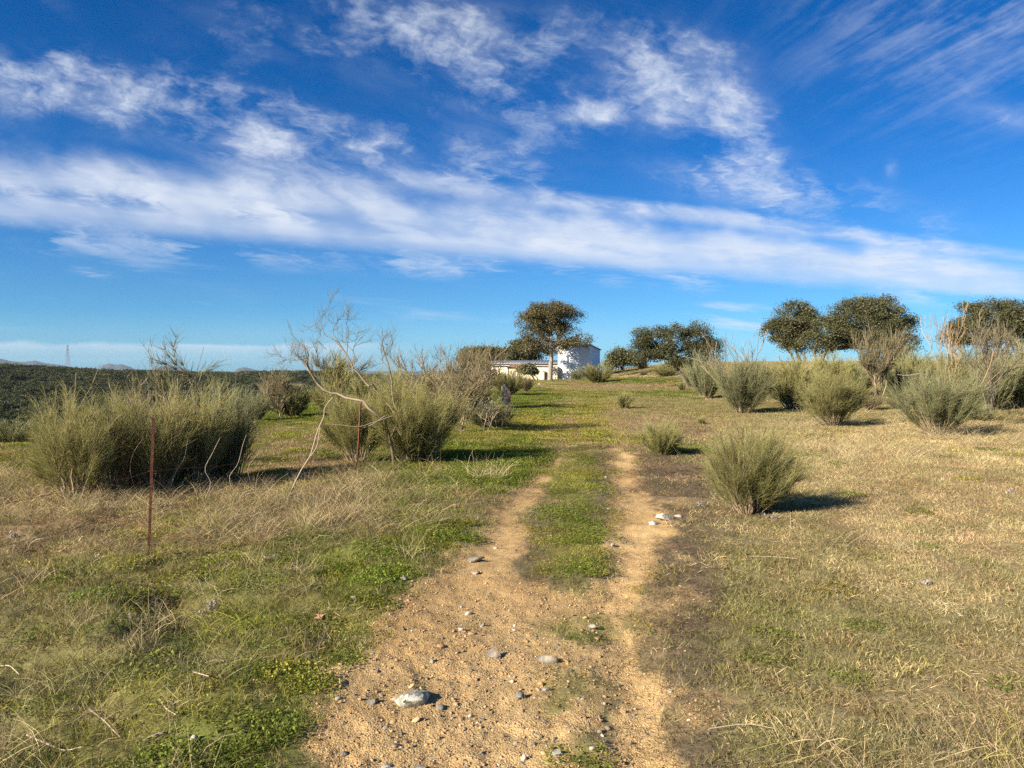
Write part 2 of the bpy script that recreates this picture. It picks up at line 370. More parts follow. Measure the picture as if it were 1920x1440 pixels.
# ------------------------------------------------------------------ materials
def new_mat(name):
    m = bpy.data.materials.new(name); m.use_nodes = True; m.node_tree.nodes.clear()
    return m, NT(m.node_tree)
def attr(T, name, typ='GEOMETRY'):
    n = T.node('ShaderNodeAttribute', attribute_type=typ, attribute_name=name); return n
def leafy(name, stops, transl=0.25, rough=0.6, rnd=0.25, spec=0.0, objrnd=True):
    m, T = new_mat(name)
    a = attr(T, 'bv')
    cr = T.node('ShaderNodeValToRGB'); e = cr.color_ramp.elements
    for i, (p, c) in enumerate(stops):
        el = e[i] if i < 2 else e.new(p)
        el.position = p; el.color = (*c, 1)
    T.link(a.outputs['Fac'], cr.inputs[0])
    oi = T.node('ShaderNodeObjectInfo')
    v = (S(T, oi.outputs['Random']) * rnd * 2 + (1 - rnd))
    hsv = T.node('ShaderNodeHueSaturation'); T.link(cr.outputs[0], hsv.inputs['Color']); T.put(hsv.inputs['Value'], v)
    col = hsv.outputs[0]
    d = T.node('ShaderNodeBsdfDiffuse'); T.link(col, d.inputs[0])
    t = T.node('ShaderNodeBsdfTranslucent'); T.link(col, t.inputs[0])
    mx = T.node('ShaderNodeMixShader'); mx.inputs[0].default_value = transl; T.link(d.outputs[0], mx.inputs[1]); T.link(t.outputs[0], mx.inputs[2])
    out = mx
    if spec:
        g = T.node('ShaderNodeBsdfGlossy'); g.inputs['Roughness'].default_value = .42; g.inputs[0].default_value = (1, 1, 1, 1)
        m2 = T.node('ShaderNodeMixShader'); m2.inputs[0].default_value = spec; T.link(mx.outputs[0], m2.inputs[1]); T.link(g.outputs[0], m2.inputs[2]); out = m2
    o = T.node('ShaderNodeOutputMaterial'); T.link(out.outputs[0], o.inputs[0])
    return m
def rough_mat(name, c1, c2, scale=6, detail=6, bump=.3, rough=.85, c3=None, sc3=2.0, thr=(.5, .65), metallic=0.0):
    m, T = new_mat(name)
    tcn = T.node('ShaderNodeTexCoord')
    nz = T.noise(tcn.outputs['Object'], scale, detail, .65)
    col = T.mix(T.ramp(nz, .3, .7), (*c1, 1), (*c2, 1))
    if c3 is not None: col = T.mix(T.ramp(T.noise(tcn.outputs['Object'], sc3, 5, .6), *thr), col, (*c3, 1))
    b = T.node('ShaderNodeBsdfPrincipled'); T.link(col, b.inputs['Base Color']); b.inputs['Roughness'].default_value = rough; b.inputs['Metallic'].default_value = metallic
    b.inputs['Specular IOR Level'].default_value = .25
    bp = T.node('ShaderNodeBump'); bp.inputs['Strength'].default_value = bump; bp.inputs['Distance'].default_value = .02; T.put(bp.inputs['Height'], nz); T.link(bp.outputs[0], b.inputs['Normal'])
    o = T.node('ShaderNodeOutputMaterial'); T.link(b.outputs[0], o.inputs[0])
    return m
M = {}
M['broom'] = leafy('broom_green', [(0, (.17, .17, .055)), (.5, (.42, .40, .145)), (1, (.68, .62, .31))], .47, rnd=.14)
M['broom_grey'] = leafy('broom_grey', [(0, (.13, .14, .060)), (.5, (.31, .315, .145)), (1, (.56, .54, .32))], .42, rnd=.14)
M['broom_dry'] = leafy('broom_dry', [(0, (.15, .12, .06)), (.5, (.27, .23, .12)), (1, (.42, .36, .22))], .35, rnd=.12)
M['twig'] = leafy('twig_bark', [(0, (.10, .075, .05)), (.5, (.22, .165, .105)), (1, (.42, .32, .20))], 0, rnd=.1)
M['deadwood'] = leafy('pale_deadwood', [(0, (.24, .185, .13)), (.5, (.40, .31, .22)), (1, (.52, .42, .32))], 0, rnd=.05)
M['orange_wood'] = leafy('orange_bark', [(0, (.27, .16, .08)), (1, (.46, .31, .16))], 0, rnd=.05)
M['archwood'] = leafy('arching_bark', [(0, (.09, .07, .05)), (.5, (.26, .20, .14)), (1, (.60, .47, .33))], 0, rnd=.03)
M['greywood'] = leafy('grey_bark', [(0, (.09, .075, .06)), (1, (.24, .20, .16))], 0, rnd=.1)
M['oakleaf'] = leafy('oak_leaf', [(0, (.038, .042, .018)), (.55, (.088, .088, .037)), (1, (.19, .175, .085))], .12, rnd=.10, spec=.012)
M['oakleaf_rust'] = leafy('oak_leaf_rusty', [(0, (.042, .040, .017)), (.45, (.095, .085, .035)), (1, (.20, .145, .065))], .12, rnd=.06, spec=.01)
M['oakleaf_far'] = leafy('oak_leaf_far', [(0, (.030, .038, .017)), (.55, (.060, .068, .028)), (1, (.15, .14, .06))], .08, rnd=.40)
M['bark'] = rough_mat('oak_bark', (.075, .06, .045), (.20, .165, .13), 9, 8, .8)
M['barkpale'] = rough_mat('oak_bark_pale', (.16, .13, .10), (.36, .31, .25), 5, 8, .8)
M['whitewash'] = rough_mat('whitewash', (.74, .73, .70), (.83, .82, .79), 2.5, 8, .25, c3=(.62, .58, .50), sc3=.9, thr=(.58, .75))
M['ochrewash'] = rough_mat('old_limewash', (.60, .50, .34), (.72, .64, .47), 2.0, 8, .4, c3=(.46, .36, .22), sc3=1.2, thr=(.52, .68))
M['rubble'] = rough_mat('rubble_masonry', (.34, .19, .10), (.50, .34, .19), 4.5, 8, 1.0, c3=(.22, .09, .05), sc3=.9, thr=(.52, .6))
M['metalroof'] = rough_mat('grey_sheet_roof', (.20, .21, .23), (.30, .31, .33), 3, 4, .1, .5)
M['tile'] = rough_mat('old_roof_tile', (.30, .16, .09), (.45, .30, .19), 8, 6, .4, c3=(.12, .09, .06), sc3=3)
M['dark'] = rough_mat('dark_timber_and_shade', (.03, .025, .02), (.07, .055, .04), 6, 4, .3)  # timber, and the painted shade in the gap of the ruin
M['rust'] = rough_mat('rusty_iron', (.085, .030, .018), (.17, .065, .035), 30, 6, .5, .8)
M['slate'] = rough_mat('slate', (.11, .10, .085), (.25, .225, .18), 18, 8, .9, c3=(.34, .25, .15), sc3=22, thr=(.54, .66))
M['stone'] = rough_mat('field_stone', (.16, .155, .14), (.32, .30, .26), 25, 8, .7, c3=(.36, .27, .17), sc3=14, thr=(.5, .65))
M['lichen'] = rough_mat('lichen_stone', (.20, .185, .14), (.36, .33, .25), 25, 8, .7, c3=(.56, .54, .42), sc3=14, thr=(.50, .56))
M['quartz'] = rough_mat('white_quartz', (.30, .26, .21), (.48, .44, .36), 25, 8, .6, c3=(.40, .27, .16), sc3=14, thr=(.55, .68))
M['redstone'] = rough_mat('reddish_stone', (.26, .13, .08), (.38, .24, .15), 25, 8, .6)
M['steel'] = rough_mat('galvanised_steel', (.20, .14, .13), (.28, .2, .18), 1, 2, .1, .6)
M['mountain'] = rough_mat('mountain_scrub', (.03, .04, .035), (.07, .075, .055), .004, 6, .2)

# ground
def ground_mat():
    m, T = new_mat('ground')
    tcn = T.node('ShaderNodeTexCoord'); ob = tcn.outputs['Object']
    g = attr(T, 'gcol'); s = attr(T, 'sandy')
    fine = T.noise(ob, 38, 6, .7); mid = T.noise(ob, 7, 5, .6)
    vor = T.node('ShaderNodeTexVoronoi'); T.link(ob, vor.inputs['Vector']); vor.inputs['Scale'].default_value = 110; vor.inputs['Randomness'].default_value = 1
    vd = S(T, vor.outputs['Distance'])
    k = (fine - .5) * 1.3 + (mid - .5) * .7 + 1.0
    n = T.node('ShaderNodeVectorMath', operation='SCALE'); T.link(g.outputs['Vector'], n.inputs[0]); T.put(n.inputs['Scale'], k)
    vc = T.node('ShaderNodeSeparateColor'); T.link(vor.outputs['Color'], vc.inputs[0])
    grain = T.mix(S(T, vc.outputs[0]) * .55, (1, 1, 1, 1), (.58, .55, .52, 1))
    sandc = T.mix(S(T, s.outputs['Fac']), n.outputs[0], T.mix(1.0, n.outputs[0], grain, 'MULTIPLY'))
    b = T.node('ShaderNodeBsdfPrincipled'); T.link(sandc, b.inputs['Base Color']); b.inputs['Roughness'].default_value = .95; b.inputs['Specular IOR Level'].default_value = .1
    hgt = fine * .6 + mid * .8 + (1.0 - vd * 1.4) * S(T, s.outputs['Fac']) * .25
    bp = T.node('ShaderNodeBump'); bp.inputs['Strength'].default_value = .9; bp.inputs['Distance'].default_value = .018; T.put(bp.inputs['Height'], hgt); T.link(bp.outputs[0], b.inputs['Normal'])
    o = T.node('ShaderNodeOutputMaterial'); T.link(b.outputs[0], o.inputs[0])
    return m
M['ground'] = ground_mat()

# ------------------------------------------------------------------ ground sheet
az = np.concatenate([np.radians(np.linspace(-180, -50, 27))[:-1], np.radians(np.linspace(-50, 46, 600)), np.radians(np.linspace(46, 180, 28))[1:-1]])
rr = np.concatenate([[0.0, .4, .8], np.geomspace(1.2, 30, 360), np.geomspace(30, 14000, 190)[1:]])
A, Rr = np.meshgrid(az, rr)
GX, GY = Rr * np.sin(A), Rr * np.cos(A)
GZ = height(GX, GY) + micro(GX, GY)
wz = zones(GX, GY, height(GX, GY))
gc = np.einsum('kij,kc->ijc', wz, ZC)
gpx, gpy = cpx(GX, GY, 0 * GX)
sv = fbm(GX * 1.1, GY * 1.1, 151, 4) - .5
rutk = np.exp(-((gpx - (np.interp(gpy, RYs, RXl) + np.interp(gpy, RYs, RXr)) / 2) / 75) ** 2)
svar = (.80 + .22 * rutk)[..., None] * (1 + sv[..., None] * np.array((.35, .45, .60)))
gc = gc * (1 + (svar - 1) * wz[0][..., None])
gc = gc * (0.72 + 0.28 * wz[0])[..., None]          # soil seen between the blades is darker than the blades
nnz = fbm(GX * .03, GY * .016, 91, 4)
farw = sm(150, 260, Rr)[..., None]
farc = np.where(nnz[..., None] > .64, (.20, .15, .09), (.075, .068, .036))
gc = gc * (1 - farw) + farc * farw
nr, na = A.shape
idx = np.arange(nr * na).reshape(nr, na); j = np.roll(idx, -1, 1)
q = np.stack([idx[:-1], idx[1:], j[1:], j[:-1]], -1).reshape(-1, 4)
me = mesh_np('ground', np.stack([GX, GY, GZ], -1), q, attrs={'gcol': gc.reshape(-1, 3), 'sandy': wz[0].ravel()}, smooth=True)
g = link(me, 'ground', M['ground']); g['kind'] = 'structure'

# ------------------------------------------------------------------ instanced ground cover (geometry nodes)
def proto_coll(name, objs):
    c = bpy.data.collections.new(name)
    for i, (me_, mat) in enumerate(objs):
        me_.materials.append(mat)
        o = bpy.data.objects.new(f'{name}_{i:02d}', me_); c.objects.link(o)
    return c
def scatter(name, coll, pts, rot, scl, pid, tintv, label=None, cat=None):
    me = bpy.data.meshes.new(name); me.vertices.add(len(pts)); me.vertices.foreach_set('co', np.asarray(pts, np.float32).ravel())
    for k, typ, dat, fld in (('rot', 'FLOAT_VECTOR', rot, 'vector'), ('scl', 'FLOAT_VECTOR', scl, 'vector'), ('pid', 'INT', pid, 'value'), ('tint', 'FLOAT_VECTOR', tintv, 'vector')):
        a = me.attributes.new(k, typ, 'POINT'); a.data.foreach_set(fld, np.ascontiguousarray(dat, np.int32 if typ == 'INT' else np.float32).ravel())
    o = bpy.data.objects.new(name, me); C.objects.link(o)
    ng = bpy.data.node_groups.new(name + '_nodes', 'GeometryNodeTree')
    ng.interface.new_socket('Geometry', in_out='INPUT', socket_type='NodeSocketGeometry'); ng.interface.new_socket('Geometry', in_out='OUTPUT', socket_type='NodeSocketGeometry')
    N = ng.nodes; Lk = ng.links
    i = N.new('NodeGroupInput'); out = N.new('NodeGroupOutput')
    ci = N.new('GeometryNodeCollectionInfo'); ci.inputs['Collection'].default_value = coll; ci.inputs['Separate Children'].default_value = True; ci.inputs['Reset Children'].default_value = True
    iop = N.new('GeometryNodeInstanceOnPoints'); iop.inputs['Pick Instance'].default_value = True
    def na(nm, typ):
        x = N.new('GeometryNodeInputNamedAttribute'); x.data_type = typ; x.inputs['Name'].default_value = nm; return x.outputs['Attribute']
    Lk.new(i.outputs[0], iop.inputs['Points']); Lk.new(ci.outputs[0], iop.inputs['Instance'])
    Lk.new(na('pid', 'INT'), iop.inputs['Instance Index']); Lk.new(na('rot', 'FLOAT_VECTOR'), iop.inputs['Rotation']); Lk.new(na('scl', 'FLOAT_VECTOR'), iop.inputs['Scale'])
    Lk.new(iop.outputs[0], out.inputs[0])
    md = o.modifiers.new('scatter', 'NODES'); md.node_group = ng
    o['kind'] = 'stuff'
    if label: o['label'] = label
    if cat: o['category'] = cat
    return o
def tint_mat(name, transl=.25, k=(.32, 1.60)):
    m, T = new_mat(name)
    a = attr(T, 'tint', 'INSTANCER'); b = attr(T, 'bv')
    f = S(T, b.outputs['Fac']) * (k[1] - k[0]) + k[0]
    n = T.node('ShaderNodeVectorMath', operation='SCALE'); T.link(a.outputs['Vector'], n.inputs[0]); T.put(n.inputs['Scale'], f)
    d = T.node('ShaderNodeBsdfDiffuse'); T.link(n.outputs[0], d.inputs[0])
    out = d
    if transl:
        t = T.node('ShaderNodeBsdfTranslucent'); T.link(n.outputs[0], t.inputs[0])
        out = T.node('ShaderNodeMixShader'); out.inputs[0].default_value = transl; T.link(d.outputs[0], out.inputs[1]); T.link(t.outputs[0], out.inputs[2])
    o = T.node('ShaderNodeOutputMaterial'); T.link(out.outputs[0], o.inputs[0])
    return m
M['blade'] = tint_mat('grass_blade', .28)
M['pebble'] = tint_mat('pebble', 0, (.8, 1.2))
def tuft(n, r, l0, l1, t0, t1, wd, curve=.3):
    ph = rng.random(n) * 2 * math.pi; rr_ = r * np.sqrt(rng.random(n)); a = rng.random(n) * 2 * math.pi
    base = np.stack([rr_ * np.cos(ph), rr_ * np.sin(ph), np.full(n, -.008)], -1)
    L = rng.uniform(l0, l1, n); ti = np.radians(rng.uniform(t0, t1, n))
    d = np.stack([np.sin(ti) * np.cos(a), np.sin(ti) * np.sin(a), np.cos(ti)], -1)
    side = np.stack([-np.sin(a), np.cos(a), 0 * a], -1) * rng.normal(0, .25, n)[:, None]
    mid = base + d * (L * .55)[:, None] + side * (L * .3)[:, None]
    tip = base + d * L[:, None] + np.stack([np.cos(a), np.sin(a), -np.ones(n)], -1) * (L * curve * rng.random(n))[:, None] * .5
    tip[:, 2] = np.maximum(tip[:, 2], .003)
    Pt = bez(base, mid, tip, 4)
    Rd = np.array([.8, 1, .7, .12])[None] * wd * rng.uniform(.6, 1.3, n)[:, None] * .5
    return mesh_np('tuft', *_vq(strands(Pt, Rd, 2)))
def _vq(s): return s[0], s[1], None, {'bv': s[2]}
def clover(n, r):
    ph = rng.random(n) * 2 * math.pi; q_ = r * np.sqrt(rng.random(n))
    c = np.stack([q_ * np.cos(ph), q_ * np.sin(ph), rng.uniform(.004, .028, n)], -1)
    V, Q, B = leaf_quads(c, rng.uniform(.005, .010, n), up=.8)
    return mesh_np('clover', V, Q, None, {'bv': B})
def leaf_quads(c, size, up=0.0, bv=None, asp=.55):
    n = len(c); nrm = rng.normal(size=(n, 3)); nrm[:, 2] += up * 2.5; nrm = unit(nrm)
    a = unit(np.cross(nrm, rng.normal(size=(n, 3)))); b = np.cross(nrm, a)
    s = np.asarray(size)[:, None]
    V = np.stack([c + a * s, c + b * s * asp, c - a * s, c - b * s * asp], 1).reshape(-1, 3)
    Q = np.arange(n * 4).reshape(n, 4)
    if bv is None: bv = rng.random(n)
    return V, Q, np.repeat(bv, 4)
gp = []
for i in range(3): gp.append((tuft(150, .16, .015, .046, 5, 78, .0026, .3), M['blade']))     # 0-2 turf
for i in range(3): gp.append((tuft(140, .18, .018, .068, 45, 88, .0021, .3), M['blade']))      # 3-5 flattened mat
for i in range(3): gp.append((tuft(46, .12, .10, .28, 8, 62, .0020, .9), M['blade']))        # 6-8 tall
for i in range(2): gp.append((clover(380, .15), M['blade']))                                  # 9-10 clover
for i in range(2): gp.append((tuft(12, .16, .04, .13, 62, 90, .0026, .2), M['blade']))       # 11-12 stray straws
gcoll = proto_coll('cover_kind', gp)

def sample_ground(n, y0, y1, a, b, lo=-260, hi=2180):
    """points with density ~ 1/(a+bY)^2 per m2 inside a wedge a little wider than the view"""
    Yg = np.linspace(y0, y1, 4000); pdf = Yg / (a + b * Yg) ** 2; cdf = np.cumsum(pdf); cdf /= cdf[-1]
    Y = np.interp(rng.random(n), cdf, Yg); px = rng.uniform(lo, hi, n)
    # near the camera widen the wedge
    X = (px - 960) / F * Y * (1 + 1.0 / Y)
    return X, Y
N = 105000
X, Y = sample_ground(N, 2.0, 105, .76, .06)
Zb = height(X, Y); w = zones(X, Y, Zb)
px, py = cpx(X, Y, Zb)
keep = rng.random(N) > np.clip(w[0] * 1.25, 0, .985)
X, Y, w, px, py, Zb = X[keep], Y[keep], w[:, keep], px[keep], py[keep], Zb[keep]; N = len(X)
wg = w[1:] / w[1:].sum(0); cs = np.cumsum(wg, 0); zi = (rng.random(N)[None] > cs).sum(0).clip(0, 5) + 1
dist = np.hypot(X, Y)
tall = sm(0, -200, px - np.interp(py, LYs, LXl) + 30) * sm(870, 930, py) * (0.12 + .88 * sm(.44, .62, fbm(X * .8, Y * .8, 101, 3))) * np.where(py > 1150, .6, 1.0)
tallr = sm(1320, 1560, px) * (sm(960, 1050, py) * .6 + .8 * sm(770, 790, py) * sm(900, 840, py)) * sm(.5, .62, fbm(X * .7, Y * .7, 111, 3)) * .7
zpatch = .6 + .9 * fbm(X * 1.7, Y * 1.7, 141, 3)
pt = np.clip(tall * .44 + tallr * .30, 0, .6)
r = rng.random(N)
turf = rng.integers(0, 3, N); mat_ = rng.integers(3, 6, N); tl = rng.integers(6, 9, N); cl = rng.integers(9, 11, N); st = rng.integers(11, 13, N)
pid = np.where(zi == 1, np.where(r < .75, mat_, st), turf)
pid = np.where((zi == 2), np.where(r < .22, cl, turf), pid)
pid = np.where((zi == 3), np.where(r < .15, cl, turf), pid)
pid = np.where((zi == 4) | (zi == 5), np.where(r < .5, mat_, np.where(r < .96, turf, st)), pid)
pid = np.where((zi == 6) & (r < .3), mat_, pid)
isT = (rng.random(N) < pt) & (Y < 26)
pid = np.where(isT & (zi != 1), tl, pid)
pat = .72 + .56 * fbm(X * 3.1, Y * 3.1, 131, 4)
col = ZC[zi] * (pat * rng.uniform(.72, 1.30, N))[:, None] * (1 + rng.normal(0, .05, (N, 3)))
dry = (rng.random(N) < np.where(py > 1120, .28, .5)) & isT
col = np.where(dry[:, None], np.array((.46, .37, .20)) * rng.uniform(.7, 1.2, (N, 1)), col)
sc = (.76 + .06 * Y) * rng.uniform(.75, 1.25, N)
ontrack = (px > np.interp(py, LYs, LXl)) & (px < np.interp(py, RYs, RXr)) & (py > 835)
zs = np.where(pid >= 11, .6, 1.0) * np.where(zi == 1, .55, 1.0) * np.where(ontrack, .5, 1.0)
zsc = np.where(dist > 12, np.minimum(sc, 1.5 + .02 * dist), sc) * zpatch
Zp = Zb + micro(X, Y)
scatter('grass', gcoll, np.stack([X, Y, Zp], -1), np.stack([0 * X, 0 * X, rng.random(N) * 6.283], -1), np.stack([sc, sc, zsc * zs], -1), pid, col,
        'short winter grass, moss and straw covering the field', 'grass')

# ------------------------------------------------------------------ rocks
def rock_arrays(seed, sub=3, cuts=12, flat=1.0):
    r_ = np.random.default_rng(seed)
    bm = bmesh.new(); bmesh.ops.create_icosphere(bm, subdivisions=sub, radius=1)
    V = np.array([v.co[:] for v in bm.verts]); T3 = np.array([[v.index for v in f.verts] for f in bm.faces]); bm.free()
    for _ in range(cuts):
        nrm = unit(r_.normal(size=3)); dd = r_.uniform(.32, .8)
        s = V @ nrm; V = V - np.clip(s - dd, 0, None)[:, None] * nrm
    V = V * (1 + .03 * r_.normal(size=(len(V), 1)))
    V[:, 2] *= flat
    return V, T3
def rock(px, py, w_px, h_px, mat, label, cat='stone', seed=0, rz=None, name='stone', group='stones lying on the sandy track', sink=.25):
    p = G(px, py); k = .9 * p[1] / F
    wd = w_px * k; hd = max(h_px * k, .012)
    V, T3 = rock_arrays(seed, 3 if w_px > 25 else 2, 16)
    V = V * np.array((wd / 2, wd / 2 * .62, hd * .62))
    V = V / np.abs(V[:, 0]).max() * wd / 2 if np.abs(V[:, 0]).max() > 0 else V
    me = mesh_np(name, V, None, T3, {'bv': rng.random(len(V))})
    o = link(me, name, mat, loc=(p[0], p[1], hz(p[0], p[1]) + hd * (.5 - sink)))
    o.rotation_euler = (rng.uniform(-.15, .15), rng.uniform(-.15, .15), rz if rz is not None else rng.uniform(-.5, .5))
    return tag(o, label, cat, group)
stones = [
    (770, 1302, 96, 27, 'lichen', 'large stone crusted with white lichen, biggest on the sandy track'),
    (1024, 1228, 58, 26, 'slate', 'long dark grey slate stone right of the middle of the track'),
    (926, 1217, 34, 17, 'slate', 'small grey stone with a dark shadow between the lichen stone and the grass island'),
    (889, 1045, 46, 13, 'slate', 'flat grey slate at the top end of the gravel by the green verge'),
    (893, 1066, 24, 9, 'stone', 'thin brown slab just below the flat grey slate'),
    (878, 1140, 22, 11, 'quartz', 'white stone in the middle of the upper gravel'),
    (866, 1172, 14, 8, 'quartz', 'small white pebble below the white stone'),
    (600, 1158, 26, 16, 'redstone', 'reddish brown stone in the grass left of the track'),
    (664, 1122, 20, 13, 'stone', 'grey stone in the grass above the reddish one'),
    (1113, 1162, 24, 14, 'stone', 'pale grey stone on the right edge of the gravel'),
    (1120, 1183, 17, 9, 'redstone', 'small brown stone just below the pale grey one at the gravel edge'),
    (700, 1306, 30, 9, 'slate', 'flat bluish slate left of the lichen stone'),
    (645, 1393, 20, 12, 'slate', 'dark grey stone near the left border of the gravel'),
    (785, 1420, 36, 14, 'stone', 'tan grey stone at the bottom of the photo below the lichen stone'),
    (724, 1414, 30, 12, 'stone', 'brown stone to the left of the tan one at the bottom'),
    (973, 1294, 22, 12, 'slate', 'grey stone beside the green patch in the gravel'),
    (1024, 1282, 22, 12, 'stone', 'grey brown stone above the green patch in the gravel'),
    (1048, 1407, 28, 14, 'stone', 'light brown stone at the foot of the green patch'),
    (981, 1403, 15, 10, 'quartz', 'small white stone left of the green patch foot'),
    (1110, 1398, 22, 12, 'quartz', 'pale quartz stone between green patch and right rut'),
    (1140, 1433, 30, 12, 'slate', 'blue grey stone cut by the bottom edge of the photo'),
    (1020, 1432, 20, 10, 'slate', 'grey stone at the very bottom under the green patch'),
    (1038, 1372, 16, 9, 'stone', 'small stone inside the green patch'),
    (960, 1262, 16, 9, 'quartz', 'tiny white stone right of the lichen stone'),
    (880, 1325, 14, 8, 'quartz', 'tiny pale pebble to the right below the lichen stone'),
    (810, 1228, 16, 9, 'slate', 'dark pebble above the lichen stone'),
    (740, 1382, 22, 9, 'slate', 'flat dark slate at lower left of the track'),
    (905, 1160, 14, 9, 'stone', 'brown pebble by the white stone'),
    (965, 1172, 14, 8, 'quartz', 'pale pebble at the middle of the gravel'),
    (582, 1228, 16, 10, 'stone', 'pale stone by the green edge of the track'),
    (760, 1086, 22, 8, 'slate', 'flat slate where grass meets the upper gravel'),
    (300, 1382, 34, 12, 'slate', 'flat mossy stone sunk in the lower left grass'),
    (365, 1393, 16, 13, 'quartz', 'pale stone in the grass of the lower left corner'),
    (1258, 1290, 14, 8, 'stone', 'small stone on the right border of the right rut'),
    (1136, 895, 9, 6, 'quartz', 'white pebble at the right edge of the grass island'),
    (1141, 953, 9, 6, 'quartz', 'white pebble beside the right rut further down'),
    (1148, 1015, 14, 6, 'stone', 'pebble at the lower right of the grass island'),
    (930, 1018, 12, 6, 'quartz', 'white pebble at the tip of the bright green verge'),
]
for i, (a, b, c, d, m_, lab) in enumerate(stones): rock(a, b, c, d, M[m_], lab, seed=100 + i)
# outcrop beside the right rut
p = G(1248, 972)
for i, (a, b, c, d, rz_) in enumerate([(1252, 970, 46, 17, .5), (1228, 975, 34, 11, .9), (1268, 968, 24, 13, .2)]):
    rock(a, b, c, d, M['quartz'], ['white rock beside the right rut, middle piece of the outcrop', 'grey white slab beside the right rut, left piece of the outcrop', 'white rock beside the right rut, right piece of the outcrop'][i], seed=300 + i, rz=rz_, name='outcrop_rock', group='white outcrop by the right rut')
for i, (a, b, c, d) in enumerate([(1180, 697, 9, 5), (1172, 699, 7, 4), (1166, 700, 6, 4), (1640, 757, 10, 6), (1012, 722, 9, 5)]):
    rock(a, b, c, d, M['quartz'], ['white boulder on the crest right of the tower', 'smaller white boulder on the crest left of its neighbour', 'smallest white boulder of the crest row', 'pale stone at the foot of the twisted brown shrub', 'white stone at the foot of the low oak by the house'][i], seed=330 + i, name='boulder', group='pale boulders')

pp = []
for i in range(6):
    V, T3 = rock_arrays(500 + i, 1 if i < 3 else 2, 8); V = V * np.array((1, .75, .5)); pp.append((mesh_np('pebble', V, None, T3, {'bv': np.full(len(V), rng.random())}), M['pebble']))
pcoll = proto_coll('pebble_kind', pp)
N = 90000
X, Y = sample_ground(N, 2.1, 15, .3, .25, 300, 1500)
w = zones(X, Y); px, py = cpx(X, Y, 0 * X)
cent = np.exp(-((px - 900) / 260) ** 2) * sm(1040, 1120, py)
edge = np.clip(4 * w[0] * (1 - w[0]), 0, 1)
pk = (.05 + .80 * cent) * w[0] + .25 * edge + .010
keep = rng.random(N) < pk
X, Y = X[keep], Y[keep]; N = len(X)
sz = np.exp(rng.normal(math.log(.0045), .47, N)).clip(.0018, .030) * (1 + .03 * Y)
rc = rng.random(N)
base = np.where((rc < .68)[:, None], (.40, .25, .125), np.where((rc < .97)[:, None], (.20, .170, .13), (.50, .44, .35)))
col = base * rng.uniform(.6, 1.25, (N, 1))
scatter('gravel', pcoll, np.stack([X, Y, height(X, Y) + micro(X, Y) + sz * .2], -1), rng.uniform(-.5, .5, (N, 3)) + np.stack([0 * X, 0 * X, rng.random(N) * 6], -1),
        np.repeat(sz[:, None], 3, 1), rng.integers(0, 6, N), col, 'loose gravel and grit on the sandy track', 'gravel')

